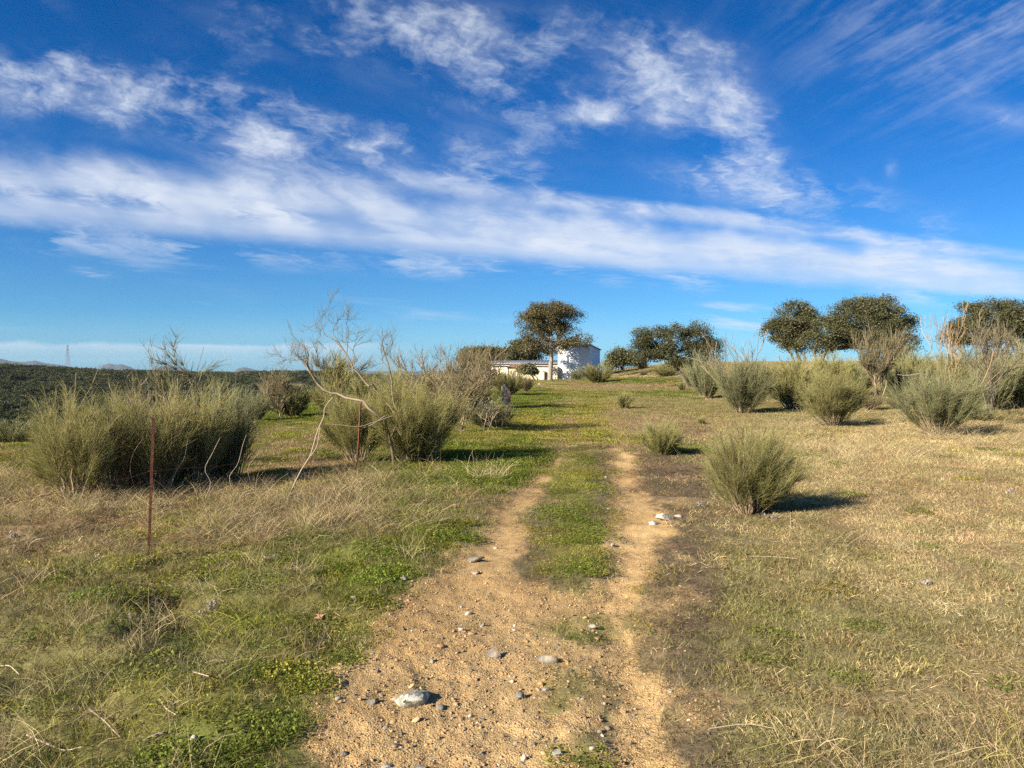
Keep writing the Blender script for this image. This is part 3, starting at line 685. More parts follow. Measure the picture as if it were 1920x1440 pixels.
# ------------------------------------------------------------------ broom bushes
def broom_arrays(h, w_, nst=26, nrod=3500, rl=.24, rw=.0022, bare=.28, lean=(0, 0), vee=.55, upright=.9, twf=1.0, tall=0, dome=.75):
    nst = int(nst * 1.7); gi = rng.permutation(nst); ph = gi * 2.39996 + rng.normal(0, .35, nst); s = np.clip(((gi + .5) / nst) ** .56 + rng.normal(0, .05, nst), 0, 1)
    b0 = .10 * w_ * s * (.4 + .6 * rng.random(nst))
    base = np.stack([b0 * np.cos(ph), b0 * np.sin(ph), np.full(nst, -.03)], -1)
    lob = 1 + .16 * np.sin(ph * 2 + rng.random() * 6) + .12 * np.sin(ph * 3 + rng.random() * 6)      # uneven outline
    sx_ = np.sin(s * 1.32) * lob
    zt = dome * .84 * np.cos(s * 1.10) ** .85 + (1 - dome) * (.88 - .20 * s ** 2)
    top = np.stack([.43 * w_ * sx_ * np.cos(ph) + lean[0], .43 * w_ * sx_ * np.sin(ph) + lean[1], h * zt * rng.uniform(.68, 1.10, nst)], -1)
    ctrl = base + (top - base) * np.array((vee, vee, .45)) + rng.normal(0, .03 * w_, (nst, 3)) * (1, 1, .3)
    PS = bez(base, ctrl, top, 7)
    PS[:, 1:-1] += rng.normal(0, .010 * h, PS[:, 1:-1].shape)
    r0 = .008 * (h / 1.3) ** .8 * rng.uniform(.6, 1.5, nst) * twf
    st_ = strands(PS, r0[:, None] * np.linspace(1, .3, 7)[None], 4, rng.random(nst))
    nb = nst * 7
    k = rng.integers(0, nst, nb); t = rng.uniform(bare, .98, nb) * 6; i = t.astype(int); f = (t - i)[:, None]
    sb = PS[k, i] * (1 - f) + PS[k, i + 1] * f
    tan = unit(PS[k, i + 1] - PS[k, i]); outw = unit(sb * (1, 1, 0) + 1e-4)
    d = unit(tan + .45 * outw * rng.random((nb, 1)) + rng.normal(0, .35, (nb, 3)) + np.array((0, 0, .35)))
    L = h * rng.uniform(.12, .32, nb)[:, None]
    PB = bez(sb, sb + d * L * .5 + np.array((0, 0, .03)) * h, sb + d * L + np.array((0, 0, .05)) * h, 5)
    sb_ = strands(PB, (r0[k] * .42)[:, None] * np.linspace(1, .4, 5)[None], 3, rng.random(nb))
    # rods
    m = rng.random(nrod) < .72
    kb = rng.integers(0, nb, nrod); tb = rng.random(nrod) * 3.99; ib = tb.astype(int); fb = (tb - ib)[:, None]
    pa = PB[kb, ib] * (1 - fb) + PB[kb, ib + 1] * fb; ta = unit(PB[kb, ib + 1] - PB[kb, ib])
    kp = rng.integers(0, nst, nrod); tp = rng.uniform(bare + .1, .999, nrod) * 6; ip = tp.astype(int).clip(0, 5); fp = (tp - ip)[:, None]
    pb = PS[kp, ip] * (1 - fp) + PS[kp, ip + 1] * fp; tb2 = unit(PS[kp, ip + 1] - PS[kp, ip])
    p0 = np.where(m[:, None], pa, pb); tt = np.where(m[:, None], ta, tb2)
    ow = unit(p0 * (1, 1, 0) + 1e-4)
    dd = unit(tt * .6 + np.array((0, 0, upright * .75)) + ow * .30 + rng.normal(0, .50, (nrod, 3)))
    LL = rl * rng.uniform(.45, 1.25, nrod)[:, None]
    tip = p0 + dd * LL + (ow * .10 - np.array((0, 0, .04))) * LL + rng.normal(0, .04, (nrod, 3)) * LL
    PR = bez(p0, p0 + dd * LL * .55, tip, 3)
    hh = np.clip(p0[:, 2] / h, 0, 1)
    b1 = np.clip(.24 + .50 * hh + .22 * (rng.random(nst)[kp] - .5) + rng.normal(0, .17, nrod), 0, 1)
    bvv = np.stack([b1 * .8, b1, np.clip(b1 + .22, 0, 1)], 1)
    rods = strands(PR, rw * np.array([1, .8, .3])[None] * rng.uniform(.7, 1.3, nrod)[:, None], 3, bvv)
    parts = [rods]
    if tall:
        ns = tall; kk = rng.integers(0, nst, ns)
        b_ = PS[kk, 5]; e_ = b_ + np.stack([rng.normal(0, .05, ns) * h, rng.normal(0, .05, ns) * h, h * rng.uniform(.15, .38, ns)], -1)
        parts.append(strands(bez(b_, (b_ + e_) / 2 + rng.normal(0, .01, (ns, 3)), e_, 4), rw * np.array([1.3, 1, .8, .3])[None], 3, np.full(ns, .9)))
    return merge([st_, sb_]), merge(parts)
def broom_mesh(fol='broom', **kw):
    a, b = broom_arrays(**kw)
    m1 = mesh_np('stem', a[0], a[1], None, {'bv': a[2]}); m1.materials.append(M['twig'])
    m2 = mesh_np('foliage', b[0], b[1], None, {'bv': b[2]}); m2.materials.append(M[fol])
    return m1, m2
BG = 'green broom bushes scattered over the field'
def put_broom(meshes, px, py, label, sx=1, sz_=1, rz=None, Yat=None, cat='bush', off=0):
    p = G(px, py) if Yat is None else np.array((*P(px, py, Yat)[:2], 0))
    z = hz(p[0], p[1])
    t = thing('broom_bush', label, cat, (p[0], p[1], z - .01), rng.random() * 6.28 if rz is None else rz, BG)
    t.scale = (sx, sx, sz_)
    link(meshes[0], 'stem', None, t); link(meshes[1], 'foliage', None, t)
    return t
# near, unique
def near_broom(px, py, w_px, top_px, label, **kw):
    p = G(px, py); k = p[1] / F; h = (py - top_px) * k; wd = w_px * k
    rw = max(.0010, 0.20 * p[1] / 769 * .5)      # a rod stays under half a pixel
    kw.setdefault('rw', rw); kw.setdefault('rl', .19 * h ** .5); kw['nrod'] = int(kw['nrod'] * 1.35)
    return put_broom(broom_mesh(h=h / 1.02, w_=wd, **kw), px, py, label, rz=0.0)
near_broom(1405, 962, 176, 792, 'bushy light green broom standing alone in the dry grass right of the track', nst=46, nrod=10000, tall=34, bare=.18, rl=.18, dome=.8)
near_broom(1240, 852, 96, 788, 'low rounded green broom tuft close to the right rut', nst=30, nrod=5000, bare=.1)
for (a_, b_, w_, t_, lab_, nr_, dm_, fo_) in [
    (140, 944, 150, 742, 'broad pale green broom at the left edge, leftmost of the large row', 8000, .35, 'broom'),
    (208, 930, 120, 730, 'pale green broom second from the left in the large row', 6000, .15, 'broom'),
    (296, 924, 130, 728, 'pale green broom right behind the rusty post', 7000, .2, 'broom'),
    (372, 912, 110, 722, 'pale green broom between the rusty post and the grey green one', 5500, .15, 'broom'),
    (432, 898, 120, 712, 'grey green broom ending the large row, with many bare grey stems', 6500, .2, 'broom_grey')]:
    near_broom(a_, b_, w_, t_, lab_, fol=fo_, nst=24, nrod=int(nr_ * .75), rl=.18, vee=.62, tall=14, dome=dm_, bare=.24, upright=1.0)
for (a_, b_, w_, t_, lab_) in [
    (172, 922, 120, 790, 'low pale broom filling the gap behind the two leftmost of the large row'),
    (252, 916, 120, 782, 'low pale broom between the second of the row and the rusty post'),
    (336, 908, 120, 776, 'low pale broom in the gap right of the rusty post'),
    (404, 898, 110, 772, 'low pale broom behind the pale wavy stems'),
    (110, 915, 110, 800, 'low spreading broom at the outer left end of the large row')]:
    near_broom(a_, b_, w_, t_, lab_, nst=24, nrod=4500, rl=.16, vee=.5, dome=.6, bare=.04, upright=.8)
near_broom(775, 868, 210, 697, 'large dark green broom under the crooked bare branches', nst=44, nrod=13000, vee=.7, bare=.12, tall=14, dome=.7)
near_broom(672, 868, 130, 728, 'yellowish broom left of the large dark one, behind the second post', nst=30, nrod=6500, fol='broom', bare=.3, dome=.4)
near_broom(912, 802, 120, 748, 'low grey broom thicket at the left verge of the track', fol='broom_grey', nst=34, nrod=5500, bare=.15)
near_broom(1758, 818, 160, 690, 'tall grey green broom on the right with orange bare stems', nst=40, nrod=9000, fol='broom_grey', vee=.6, tall=12, dome=.45)
near_broom(1562, 800, 130, 698, 'yellow green broom with visible stems, left of the orange stemmed one', nst=34, nrod=8000, vee=.6, dome=.5)
near_broom(1392, 776, 116, 672, 'dense dark green broom with two bare dead shoots above it', nst=34, nrod=9500, vee=.5, fol='broom_grey', bare=.12, dome=.35)
near_broom(1171, 767, 38, 732, 'thin upright broom alone on the slope beyond the track', nst=14, nrod=1500, vee=.3, bare=.1)
# mid distance, four shared kinds
KB = [broom_mesh(h=1.6, w_=2.0, nst=26, nrod=4200, rl=.32, rw=.0055, bare=.1, twf=1.4), broom_mesh(h=1.9, w_=1.8, nst=24, nrod=4200, rl=.36, rw=.0055, bare=.15, vee=.6, twf=1.4, dome=.3),
      broom_mesh(fol='broom_grey', h=1.4, w_=2.2, nst=26, nrod=4200, rl=.30, rw=.0055, bare=.1, twf=1.4), broom_mesh(fol='broom_dry', h=1.5, w_=1.8, nst=30, nrod=3000, rl=.32, rw=.0050, bare=.2, twf=1.8)]
HW = [(1.6, 2.0), (1.9, 1.8), (1.4, 2.2), (1.5, 1.8)]
mids = [  # px, base py, width px, top py, kind, label
    (1120, 719, 66, 683, 0, 'round green broom in front of the white tower'),
    (1080, 713, 26, 694, 2, 'small broom touching the foot of the white tower'),
    (953, 742, 70, 694, 0, 'round green broom in front of the long house, behind the slate slab'),
    (985, 735, 30, 706, 3, 'brownish small broom between house and slate slab'),
    (1482, 768, 90, 676, 0, 'yellow green broom behind and between the dark one and the leaning group'),
    (1325, 748, 70, 672, 2, 'grey green broom just left of the dense dark one'),
    (1300, 728, 40, 690, 2, 'small broom behind the leaning oak foot'),
    (1278, 733, 18, 716, 0, 'tiny green broom at the foot of the leaning oak'),
    (1248, 708, 46, 680, 0, 'broom under the left side of the leaning oak'),
    (1560, 752, 80, 672, 1, 'broom behind the yellow green one, below the paired oaks'),
    (1610, 745, 70, 680, 2, 'grey broom left of the twisted brown shrub'),
    (1680, 752, 80, 690, 2, 'grey broom right of the twisted brown shrub'),
    (1720, 742, 80, 668, 0, 'broom behind the orange stemmed one, left part'),
    (1800, 752, 90, 664, 1, 'broom behind the orange stemmed one, right part'),
    (1865, 770, 90, 672, 2, 'grey broom at the right, under the far right oak'),
    (1915, 765, 90, 655, 0, 'broom cut by the right edge of the photo'),
    (1440, 735, 60, 682, 0, 'broom directly behind the dense dark one'),
    (1530, 728, 60, 690, 0, 'low broom on the crest below the oak trunks'),
    (1650, 722, 60, 692, 1, 'low broom on the crest under the wide oak'),
    (1770, 716, 60, 680, 2, 'grey broom on the crest between wide and far right oak'),
    (1860, 718, 70, 672, 1, 'broom on the crest beneath the far right oak'),
    (1908, 722, 60, 668, 0, 'crest broom beside the right edge of the photo'),
    (1204, 694, 22, 676, 3, 'tawny dry broom on the crest right of the round oak scrub'),
    (1206, 706, 16, 694, 3, 'tiny grey dry broom just below the tawny one'),
    (548, 782, 76, 728, 0, 'green broom left of the pale leaning stick, in the hollow'),
    (478, 790, 60, 742, 2, 'grey broom behind the right end of the large row'),
    (618, 775, 60, 722, 0, 'green broom behind the pale leaning stick'),
    (25, 832, 90, 790, 2, 'grey broom at the left edge of the photo'),
    (700, 755, 90, 704, 0, 'green broom behind the large dark one, left of it'),
    (745, 760, 90, 700, 2, 'grey broom hidden behind the large dark one'),
    (850, 775, 90, 716, 3, 'brown broom beneath the bare tall shrub'),
    (890, 762, 70, 716, 0, 'olive broom right of the bare tall shrub'),
    (830, 745, 70, 698, 0, 'olive broom behind the bare tall shrub'),
    (235, 822, 90, 752, 2, 'grey broom seen behind the large row'),
    (90, 850, 70, 790, 0, 'green broom behind the leftmost of the large row'),
    (1630, 770, 50, 738, 3, 'dry brown tuft at the foot of the twisted shrub'),
    (1690, 768, 50, 745, 3, 'dry brown tuft left of the orange stemmed broom'),
    (1830, 790, 60, 760, 2, 'low grey tuft right of the orange stemmed broom'),
    (1315, 795, 18, 780, 0, 'tiny green tuft on the slope left of the dense dark broom'),
]
for (a, b, wp, tp, k, lab) in mids:
    p = G(a, b); kk = p[1] / F
    put_broom(KB[k], a, b, lab, sx=1.08 * wp * kk / HW[k][1], sz_=1.12 * (b - tp) * kk / HW[k][0])

# ------------------------------------------------------------------ bare shrubs and dead branches
def recursive(p, d, L, r, depth, out, spread=.5, upb=.25, S_=5, fine=None, kids=(3, 5)):
    m = p + d * L * .5 + rng.normal(0, .13 * L, 3); e = p + d * L + rng.normal(0, .06 * L, 3) + np.array((0, 0, upb * .15 * L))
    c = bez(p[None], m[None], e[None], S_)[0]; c[1:-1] += rng.normal(0, .012 * L, c[1:-1].shape)
    out.append((c, np.linspace(r, r * .55, S_)))
    if depth == 0: return
    for i in range(rng.integers(*kids)):
        t = rng.uniform(.35, 1.0); q_ = c[min(int(t * (S_ - 1)), S_ - 1)]
        nd = unit(d + rng.normal(0, spread, 3) + np.array((0, 0, upb)))
        recursive(q_, nd, L * rng.uniform(.5, .8), r * .58, depth - 1, out, spread, upb, S_, fine, kids)
def shrub_from(lines, S_=5, k=4, bv=None):
    Pt = np.array([c for c, r in lines]); R = np.array([r for c, r in lines])
    return strands(Pt, R, k, rng.random(len(lines)) if bv is None else bv)
def resample(c, r, n=5):
    c = np.asarray(c); t = np.linspace(0, 1, len(c)); s = np.linspace(0, 1, n)
    return np.stack([np.interp(s, t, c[:, i]) for i in range(3)], -1), np.interp(s, t, r)
def wands(lines, n, L, rw, upb=.6, spread=.35, tmin=.3, last=True, rmax=1):
    """fine rods from a list of branches"""
    rs_ = sorted(r[0] for c, r in lines); lim = max(rmax, rs_[len(rs_) // 2])
    cand = [c for c, r in lines if r[0] <= lim * 1.001]
    i = rng.integers(0, len(cand), n); t = rng.uniform(tmin, 1, n)
    p0 = np.array([cand[a][min(int(b * (len(cand[a]) - 1) + .5), len(cand[a]) - 1)] for a, b in zip(i, t)])
    dr = unit(np.array([cand[a][-1] - cand[a][0] for a in i]))
    dd = unit(dr * .7 + rng.normal(0, spread, (n, 3)) + np.array((0, 0, upb)))
    LL = L * rng.uniform(.4, 1.2, n)[:, None]
    return strands(bez(p0, p0 + dd * LL * .5, p0 + dd * LL + np.array((.12, .05, -.02)) * LL, 3), rw * np.array([1, .8, .35])[None], 3, rng.random(n))

# crooked leaning shrub rising out of the large dark broom
Y0 = float(G(740, 872)[1]) - .25
def pl(pts, dep=0, r0=.02, r1=.01, n=9):
    q_ = []; m_ = len(pts)
    for i, pt in enumerate(pts):
        d_ = dep * i / (m_ - 1); q_.append(P(pt[0], pt[1], Y0 + d_))
    return curve_pts(q_, n), np.linspace(r0, r1, n)
main = [pl([(738, 868), (735, 840), (728, 815), (720, 790), (708, 778), (692, 766), (678, 750), (655, 749), (632, 738), (615, 736), (598, 722), (590, 712)], -.5, .032, .015, 16),
        pl([(590, 712), (580, 695), (572, 680), (564, 672), (548, 664), (530, 676)], -.1, .016, .005, 16),
        pl([(582, 700), (575, 684), (578, 664), (570, 650), (560, 642)], .1, .013, .004, 16),
        pl([(564, 672), (552, 676), (540, 674), (526, 683)], .1, .007, .003, 16),
        pl([(733, 820), (742, 800), (744, 778), (736, 745), (735, 720), (730, 690), (722, 665), (716, 640), (726, 626)], .3, .020, .006, 16),
        pl([(730, 695), (720, 680), (712, 672), (706, 665)], .1, .006, .003, 16),
        pl([(724, 668), (732, 655), (738, 640)], .1, .006, .003, 16),
        pl([(742, 778), (728, 758), (712, 742), (700, 722), (692, 722)], .2, .016, .009, 16),
        pl([(692, 724), (684, 716), (672, 700), (662, 690), (658, 680), (650, 665), (641, 652), (634, 640), (622, 636)], .2, .017, .006, 16),
        pl([(662, 692), (665, 672), (662, 655), (672, 640), (684, 628)], .1, .009, .003, 16),
        pl([(650, 665), (652, 640), (654, 620), (648, 605)], -.1, .008, .003, 16),
        pl([(641, 652), (622, 634), (610, 628), (604, 612), (600, 596), (612, 588)], .1, .009, .003, 16),
        pl([(610, 628), (600, 632), (594, 640)], .1, .004, .002, 16),
        pl([(634, 640), (624, 622), (632, 604), (640, 592)], .1, .007, .003, 16)]
t = thing('leaning_shrub', 'crooked bare shrub leaning left with wispy tops against the sky', 'shrub', tuple(G(738, 868)))
base = np.array(t.location)
def sub(lines): return [(c - base, r) for c, r in lines]
mm = sub(main)
for tgt, nn_ in (([0], 'trunk'), ([4, 5, 6], 'branch'), ([7, 8, 9, 10, 11, 12, 13], 'branch'), ([1, 2, 3], 'branch')):
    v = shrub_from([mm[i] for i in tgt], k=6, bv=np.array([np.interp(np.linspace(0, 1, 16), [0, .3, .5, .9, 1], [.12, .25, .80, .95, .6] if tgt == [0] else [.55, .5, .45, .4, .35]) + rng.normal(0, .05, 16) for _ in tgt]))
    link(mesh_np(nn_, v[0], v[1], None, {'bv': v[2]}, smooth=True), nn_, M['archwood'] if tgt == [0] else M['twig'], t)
tw = []
for i in (1, 2, 3, 5, 6, 9, 10, 11, 12, 13, 4):
    c, r_ = mm[i]
    for q_ in range(4 if i != 4 else 2):
        a = rng.integers(5 if i != 4 else 11, 15); recursive(c[a], unit(c[min(a + 1, 15)] - c[a] + rng.normal(0, .5, 3) * .12 + np.array((0, 0, .02))), rng.uniform(.12, .30), .0035, 1, tw, .55, .2, 5)
vtw = shrub_from(tw, k=3, bv=np.full(len(tw), .15))
lw = [resample(*mm[i]) for i in (2, 1, 13, 10, 11, 9)] + tw[:]
v = merge([vtw, wands(lw, 620, .24, .0014, upb=.45, spread=.38, tmin=.35)])
link(mesh_np('foliage', v[0], v[1], None, {'bv': v[2]}), 'foliage', M['broom_dry'], t)
# second small wispy crown beside it
def bare_shrub(px, py, label, top, lean=(0, 0), n0=5, L=.5, r=.02, depth=3, wood='twig', wn=0, wl=.3, fol='broom_dry', spread=.38, upb=.35, rwp=.45, Yat=None, name='bare_shrub', wup=.7, k0=.25, cat='shrub'):
    p = G(px, py) if Yat is None else P(px, py, Yat)
    hgt = (py - top) * p[1] / F; r = r * .6
    z = hz(p[0], p[1]) if Yat is None else p[2]
    spread *= 1.25; upb *= .75; wup *= .6
    t = thing(name, label, cat, (p[0], p[1], z - .02))
    out = []
    for i in range(n0):
        a = rng.random() * 6.28; s_ = k0 * rng.random() ** .5
        d = unit(np.array((math.cos(a) * s_ * 1.3 + lean[0], math.sin(a) * s_ + lean[1], 1.0)))
        recursive(np.array((.03 * math.cos(a), .03 * math.sin(a), 0.)), d, hgt * L, r * rng.uniform(.6, 1.2), depth, out, spread, upb)
    H = max(c[:, 2].max() for c, r_ in out); f = hgt / H * .97
    out = [(c * f, np.maximum(r_, rwp * p[1] / 769 * .45)) for c, r_ in out]
    v = shrub_from(out, k=4); link(mesh_np('stem', v[0], v[1], None, {'bv': v[2]}), 'stem', M[wood], t)
    if wn:
        v = wands(out, wn, wl, rwp * p[1] / 769 * .42, upb=wup, rmax=r * .6)
        link(mesh_np('foliage', v[0], v[1], None, {'bv': v[2]}), 'foliage', M[fol], t)
    return t
bare_shrub(862, 812, 'tall bare brown shrub with fine twigs between large broom and house', 636, n0=6, L=.42, r=.026, depth=3, wn=1500, wl=.35, k0=.45)
bare_shrub(800, 790, 'thin bare grey shrub left of the tall brown one', 640, n0=5, L=.45, r=.018, depth=3, wn=500, wl=.3, k0=.35, lean=(.05, 0))
bare_shrub(880, 770, 'olive brown wispy shrub standing before the oaks behind the house', 645, n0=7, L=.5, r=.02, depth=3, wn=1300, wl=.35, k0=.35, fol='broom_dry')
bare_shrub(608, 770, 'thin shrub with wind bent pale tufts behind the crooked branch', 648, n0=3, L=.5, r=.014, depth=2, wn=900, wl=.5, k0=.25, lean=(.05, 0), fol='broom_dry')
bare_shrub(640, 790, 'wispy pale green shrub behind the second post', 660, n0=3, L=.5, r=.012, depth=2, wn=600, wl=.45, k0=.2, fol='broom')
bare_shrub(290, 880, 'bare twiggy shoots rising out of the large row, left of the tall pair', 655, n0=7, L=.55, r=.008, depth=2, wn=260, wl=.16, k0=.32, wood='twig')
bare_shrub(352, 890, 'tall thin bare stalk with drooping wind bent twigs above the large row', 622, n0=1, L=.6, r=.011, depth=2, wn=420, wl=.26, k0=.05, lean=(.06, 0), fol='broom_grey', wup=.2)
bare_shrub(332, 890, 'shorter bare stalk left of the drooping one', 640, n0=1, L=.65, r=.008, depth=2, wn=120, wl=.2, k0=.04)
bare_shrub(106, 900, 'thin forked dry shoot at the left end of the large row', 686, n0=2, L=.7, r=.008, depth=1, wn=60, wl=.16, k0=.15)
bare_shrub(525, 785, 'small dead reddish shrub in the hollow left of the leaning stick', 688, n0=4, L=.5, r=.03, depth=3, wn=500, wl=.5, k0=.55, wood='twig')
bare_shrub(1362, 768, 'leaning bare dead shoot left above the dense dark broom', 612, n0=2, L=.6, r=.016, depth=2, k0=.1, lean=(-.15, 0))
bare_shrub(1412, 772, 'forked bare dead shoot right above the dense dark broom', 608, n0=3, L=.6, r=.02, depth=2, k0=.14, wn=60, wl=.3)
bare_shrub(1648, 760, 'twisted brown shrub with a dark knotted trunk below the wide oak', 616, n0=4, L=.5, r=.05, depth=3, wn=1800, wl=.55, k0=.16, lean=(-.04, 0), wup=1.4, spread=.26)
bare_shrub(1768, 812, 'tall bare orange barked stem rising above the right broom', 556, n0=1, L=.6, r=.016, depth=3, wood='orange_wood', k0=.02, wn=160, wl=.3, wup=1.0, spread=.2, upb=.6, lean=(0, 0))
bare_shrub(1850, 790, 'wispy yellow barked shrub in front of the far right oak', 575, n0=4, L=.45, r=.028, depth=3, wood='greywood', wn=1000, wl=.32, fol='broom_dry', k0=.28, lean=(.03, 0))
bare_shrub(1888, 760, 'thin shrub with green wisps at the right border', 590, n0=3, L=.5, r=.02, depth=3, wood='greywood', wn=700, wl=.3, fol='broom_dry', k0=.25)
bare_shrub(1700, 735, 'wispy shrub with round tufts right of the twisted one', 640, n0=4, L=.5, r=.022, depth=3, wn=1200, wl=.5, fol='broom_grey', k0=.4)
bare_shrub(1620, 690, 'low bare twigs on the crest under the oak', 668, n0=6, L=.5, r=.012, depth=2, wn=300, wl=.3, k0=.6)
bare_shrub(935, 805, 'pale grey dead twigs in the low thicket by the track', 745, n0=5, L=.6, r=.010, depth=2, k0=.5, wood='twig')
bare_shrub(910, 812, 'white dead bent branch in the low thicket', 738, n0=2, L=.6, r=.012, depth=2, k0=.35, wood='deadwood')

# orange bare stems reaching right out of the right broom
def stick(name, label, cat, pts, Yb, r0, r1, mat, n=14, group=None, dep=0):
    q_ = np.array([P(a, b, Yb + dep * i / max(1, len(pts) - 1)) for i, (a, b) in enumerate(pts)]); c = curve_pts(q_, n)
    v = strands(c[None] - q_[0], np.linspace(r0, r1, n)[None], 6, np.linspace(.3, .8, n)[None])
    o = link(mesh_np(name, v[0], v[1], None, {'bv': v[2]}, smooth=True), name, mat, loc=q_[0])
    return tag(o, label, cat, group)
Yr = float(G(1758, 818)[1])
stick('bare_branch', 'long orange bare branch curving up right, upper of the two', 'branch', [(1772, 806), (1792, 772), (1815, 752), (1832, 738), (1846, 708), (1858, 680), (1862, 655)], Yr, .014, .005, M['orange_wood'], group='orange branches of the right broom')
stick('bare_branch', 'long orange bare branch curving up right, lower of the two', 'branch', [(1778, 808), (1808, 765), (1834, 742), (1852, 718), (1874, 698)], Yr, .011, .004, M['orange_wood'], group='orange branches of the right broom')
stick('bare_branch', 'pale horizontal dead branch below the wide oak', 'branch', [(1740, 702), (1720, 701), (1700, 704), (1682, 702)], Yr + 3, .012, .005, M['deadwood'])
pb = G(535, 946)
stick('leaning_stick', 'long white dead stick leaning right between the posts', 'stick', [(533, 952), (560, 890), (580, 858), (587, 838), (596, 806), (607, 782), (609, 764), (624, 745)], float(pb[1]), .010, .004, M['deadwood'], 18)
stick('leaning_stick', 'short side prong beside the white leaning stick', 'stick', [(583, 855), (594, 838), (598, 815), (600, 800)], float(pb[1]) - .03, .007, .003, M['deadwood'], 8)
stick('bare_branch', 'thin horizontal dead branch crossing the second post', 'branch', [(735, 780), (700, 792), (672, 800), (640, 797), (610, 795)], Y0 - .5, .008, .003, M['twig'])
stick('bare_branch', 'dark slanting dead branch behind the second post', 'branch', [(722, 780), (700, 795), (682, 802)], Y0 - .4, .014, .004, M['greywood'])
for i, (pts) in enumerate([[(385, 935), (395, 905), (384, 880), (398, 850), (412, 822)], [(440, 925), (430, 895), (446, 870), (455, 835), (462, 815)], [(252, 915), (244, 880), (250, 850), (268, 822)], [(318, 920), (330, 885), (345, 860), (352, 825)], [(474, 915), (465, 885), (470, 868), (488, 845)]]):
    stick('dead_twig', ['pale wavy stem right of the rusty post', 'pale wavy stem in the grey green broom', 'pale curved stem left of the rusty post', 'pale bent stem just right of the rusty post', 'pale wavy stem at the right end of the row'][i], 'stem', pts, 8.6 + .35 * i, .0042, .0018, M['deadwood'], 12, 'pale stems in front of the large row')

# ------------------------------------------------------------------ fence posts and wires
def fence_post(px, py, top, label, rz=.3, lx=0.0, wpx=None):
    p = G(px, py); h = (py - top) * p[1] / F
    t = thing('fence_post', label, 'post', (p[0], p[1], hz(p[0], p[1])), 0, 'rusty iron fence posts')
    bm = bmesh.new()
    a = .022; th = .004                     # angle iron, L section
    prof = [(0, 0), (a, 0), (a, th), (th, th), (th, a), (0, a)]
    lo = [bm.verts.new((x, y, -.2)) for x, y in prof]; hi = [bm.verts.new((x + lx, y + .01, h)) for x, y in prof]
    for i in range(6): bm.faces.new((lo[i], lo[(i + 1) % 6], hi[(i + 1) % 6], hi[i]))
    bm.faces.new(hi)
    me = bpy.data.meshes.new('shaft'); bm.to_mesh(me); bm.free()
    o = link(me, 'shaft', M['rust'], t); o.rotation_euler = (0, 0, rz)
    # wire loops round the post
    for q_ in (.35, .62, .9):
        c = np.array([(math.cos(a_) * .026 + .012, math.sin(a_) * .026 + .012, h * q_ + .004 * math.sin(a_ * 2)) for a_ in np.linspace(0, 6.1, 14)])
        v = strands(c[None], np.full((1, 14), .0018), 4, np.array([.3]))
        l_ = link(mesh_np('wire_tie', v[0], v[1], None, {'bv': v[2]}), 'wire_tie', M['rust'], t)
        l_.location = (lx * q_, 0, 0)
    return np.array((p[0], p[1], hz(p[0], p[1]))), h, lx
fa = fence_post(274, 1048, 785, 'rusty iron post in the grass, nearest and tallest on the left', .4, .055)
fb = fence_post(668, 884, 757, 'rusty iron post in front of the large dark broom', .9, .10)
fc = fence_post(76, 832, 801, 'short far rusty post at the left end of the large row', .2, -.02)
fd = fence_post(921, 766, 745, 'small dark post in the low thicket by the track', .2, 0)
fe = fence_post(957, 760, 736, 'small dark post just right of the slate slab', .2, 0)
def wire(p0, p1, label, sag=.06):
    t_ = np.linspace(0, 1, 24)[:, None]; c = p0 * (1 - t_) + p1 * t_; c[:, 2] -= (4 * t_ * (1 - t_))[:, 0] * sag
    c += rng.normal(0, .004, c.shape)
    v = strands((c - p0)[None], np.full((1, 24), .0016), 4, np.array([.4]))
    o = link(mesh_np('fence_wire', v[0], v[1], None, {'bv': v[2]}), 'fence_wire', M['rust'], loc=p0)
    tag(o, label, 'wire', 'fence wires')
P0 = np.array((-5.2, 3.2, height(-5.2, 3.2) + 0.0))
for q_, nm in ((.35, 'lowest'), (.62, 'middle')):
    up_ = lambda f, q=q_: f[0] + np.array((f[2] * q, 0, f[1] * q))
    wire(up_(fa), up_(fb), f'{nm} rusty wire between the two near posts', .12)
    wire(P0 + np.array((0, 0, q_ * 1.0)), up_(fa), f'{nm} rusty wire running out of the photo left of the near post', .1)
    wire(up_(fb), up_(fd), f'{nm} rusty wire from the second post toward the slate slab', .1)

# slate slab by the track with an iron bar leaning over it
p = G(950, 760); k = p[1] / F
t = thing('slate_slab', 'upright grey slate slab at the left verge below the house', 'slab', (p[0], p[1], hz(p[0], p[1])))
bm = bmesh.new()
pr = [(-10 * k, -.1), (8 * k, -.1), (8 * k, 26 * k), (6 * k, 34 * k), (0, 40 * k), (-8 * k, 36 * k)]
fr = [bm.verts.new((x, -.03, z)) for x, z in pr]; bk = [bm.verts.new((x, .03, z)) for x, z in pr]
bm.faces.new(fr); bm.faces.new(bk[::-1])
for i in range(6): bm.faces.new((fr[i], bk[i], bk[(i + 1) % 6], fr[(i + 1) % 6]))
bmesh.ops.recalc_face_normals(bm, faces=bm.faces); me = bpy.data.meshes.new('slab'); bm.to_mesh(me); bm.free()
o = link(me, 'slab', M['slate'], t); o.rotation_euler = (-.12, 0, .5)
stick('iron_bar', 'thin dark iron bar leaning over the slate slab', 'bar', [(952, 740), (944, 726), (937, 713)], float(p[1]) - .1, .018, .014, M['dark'], 6)

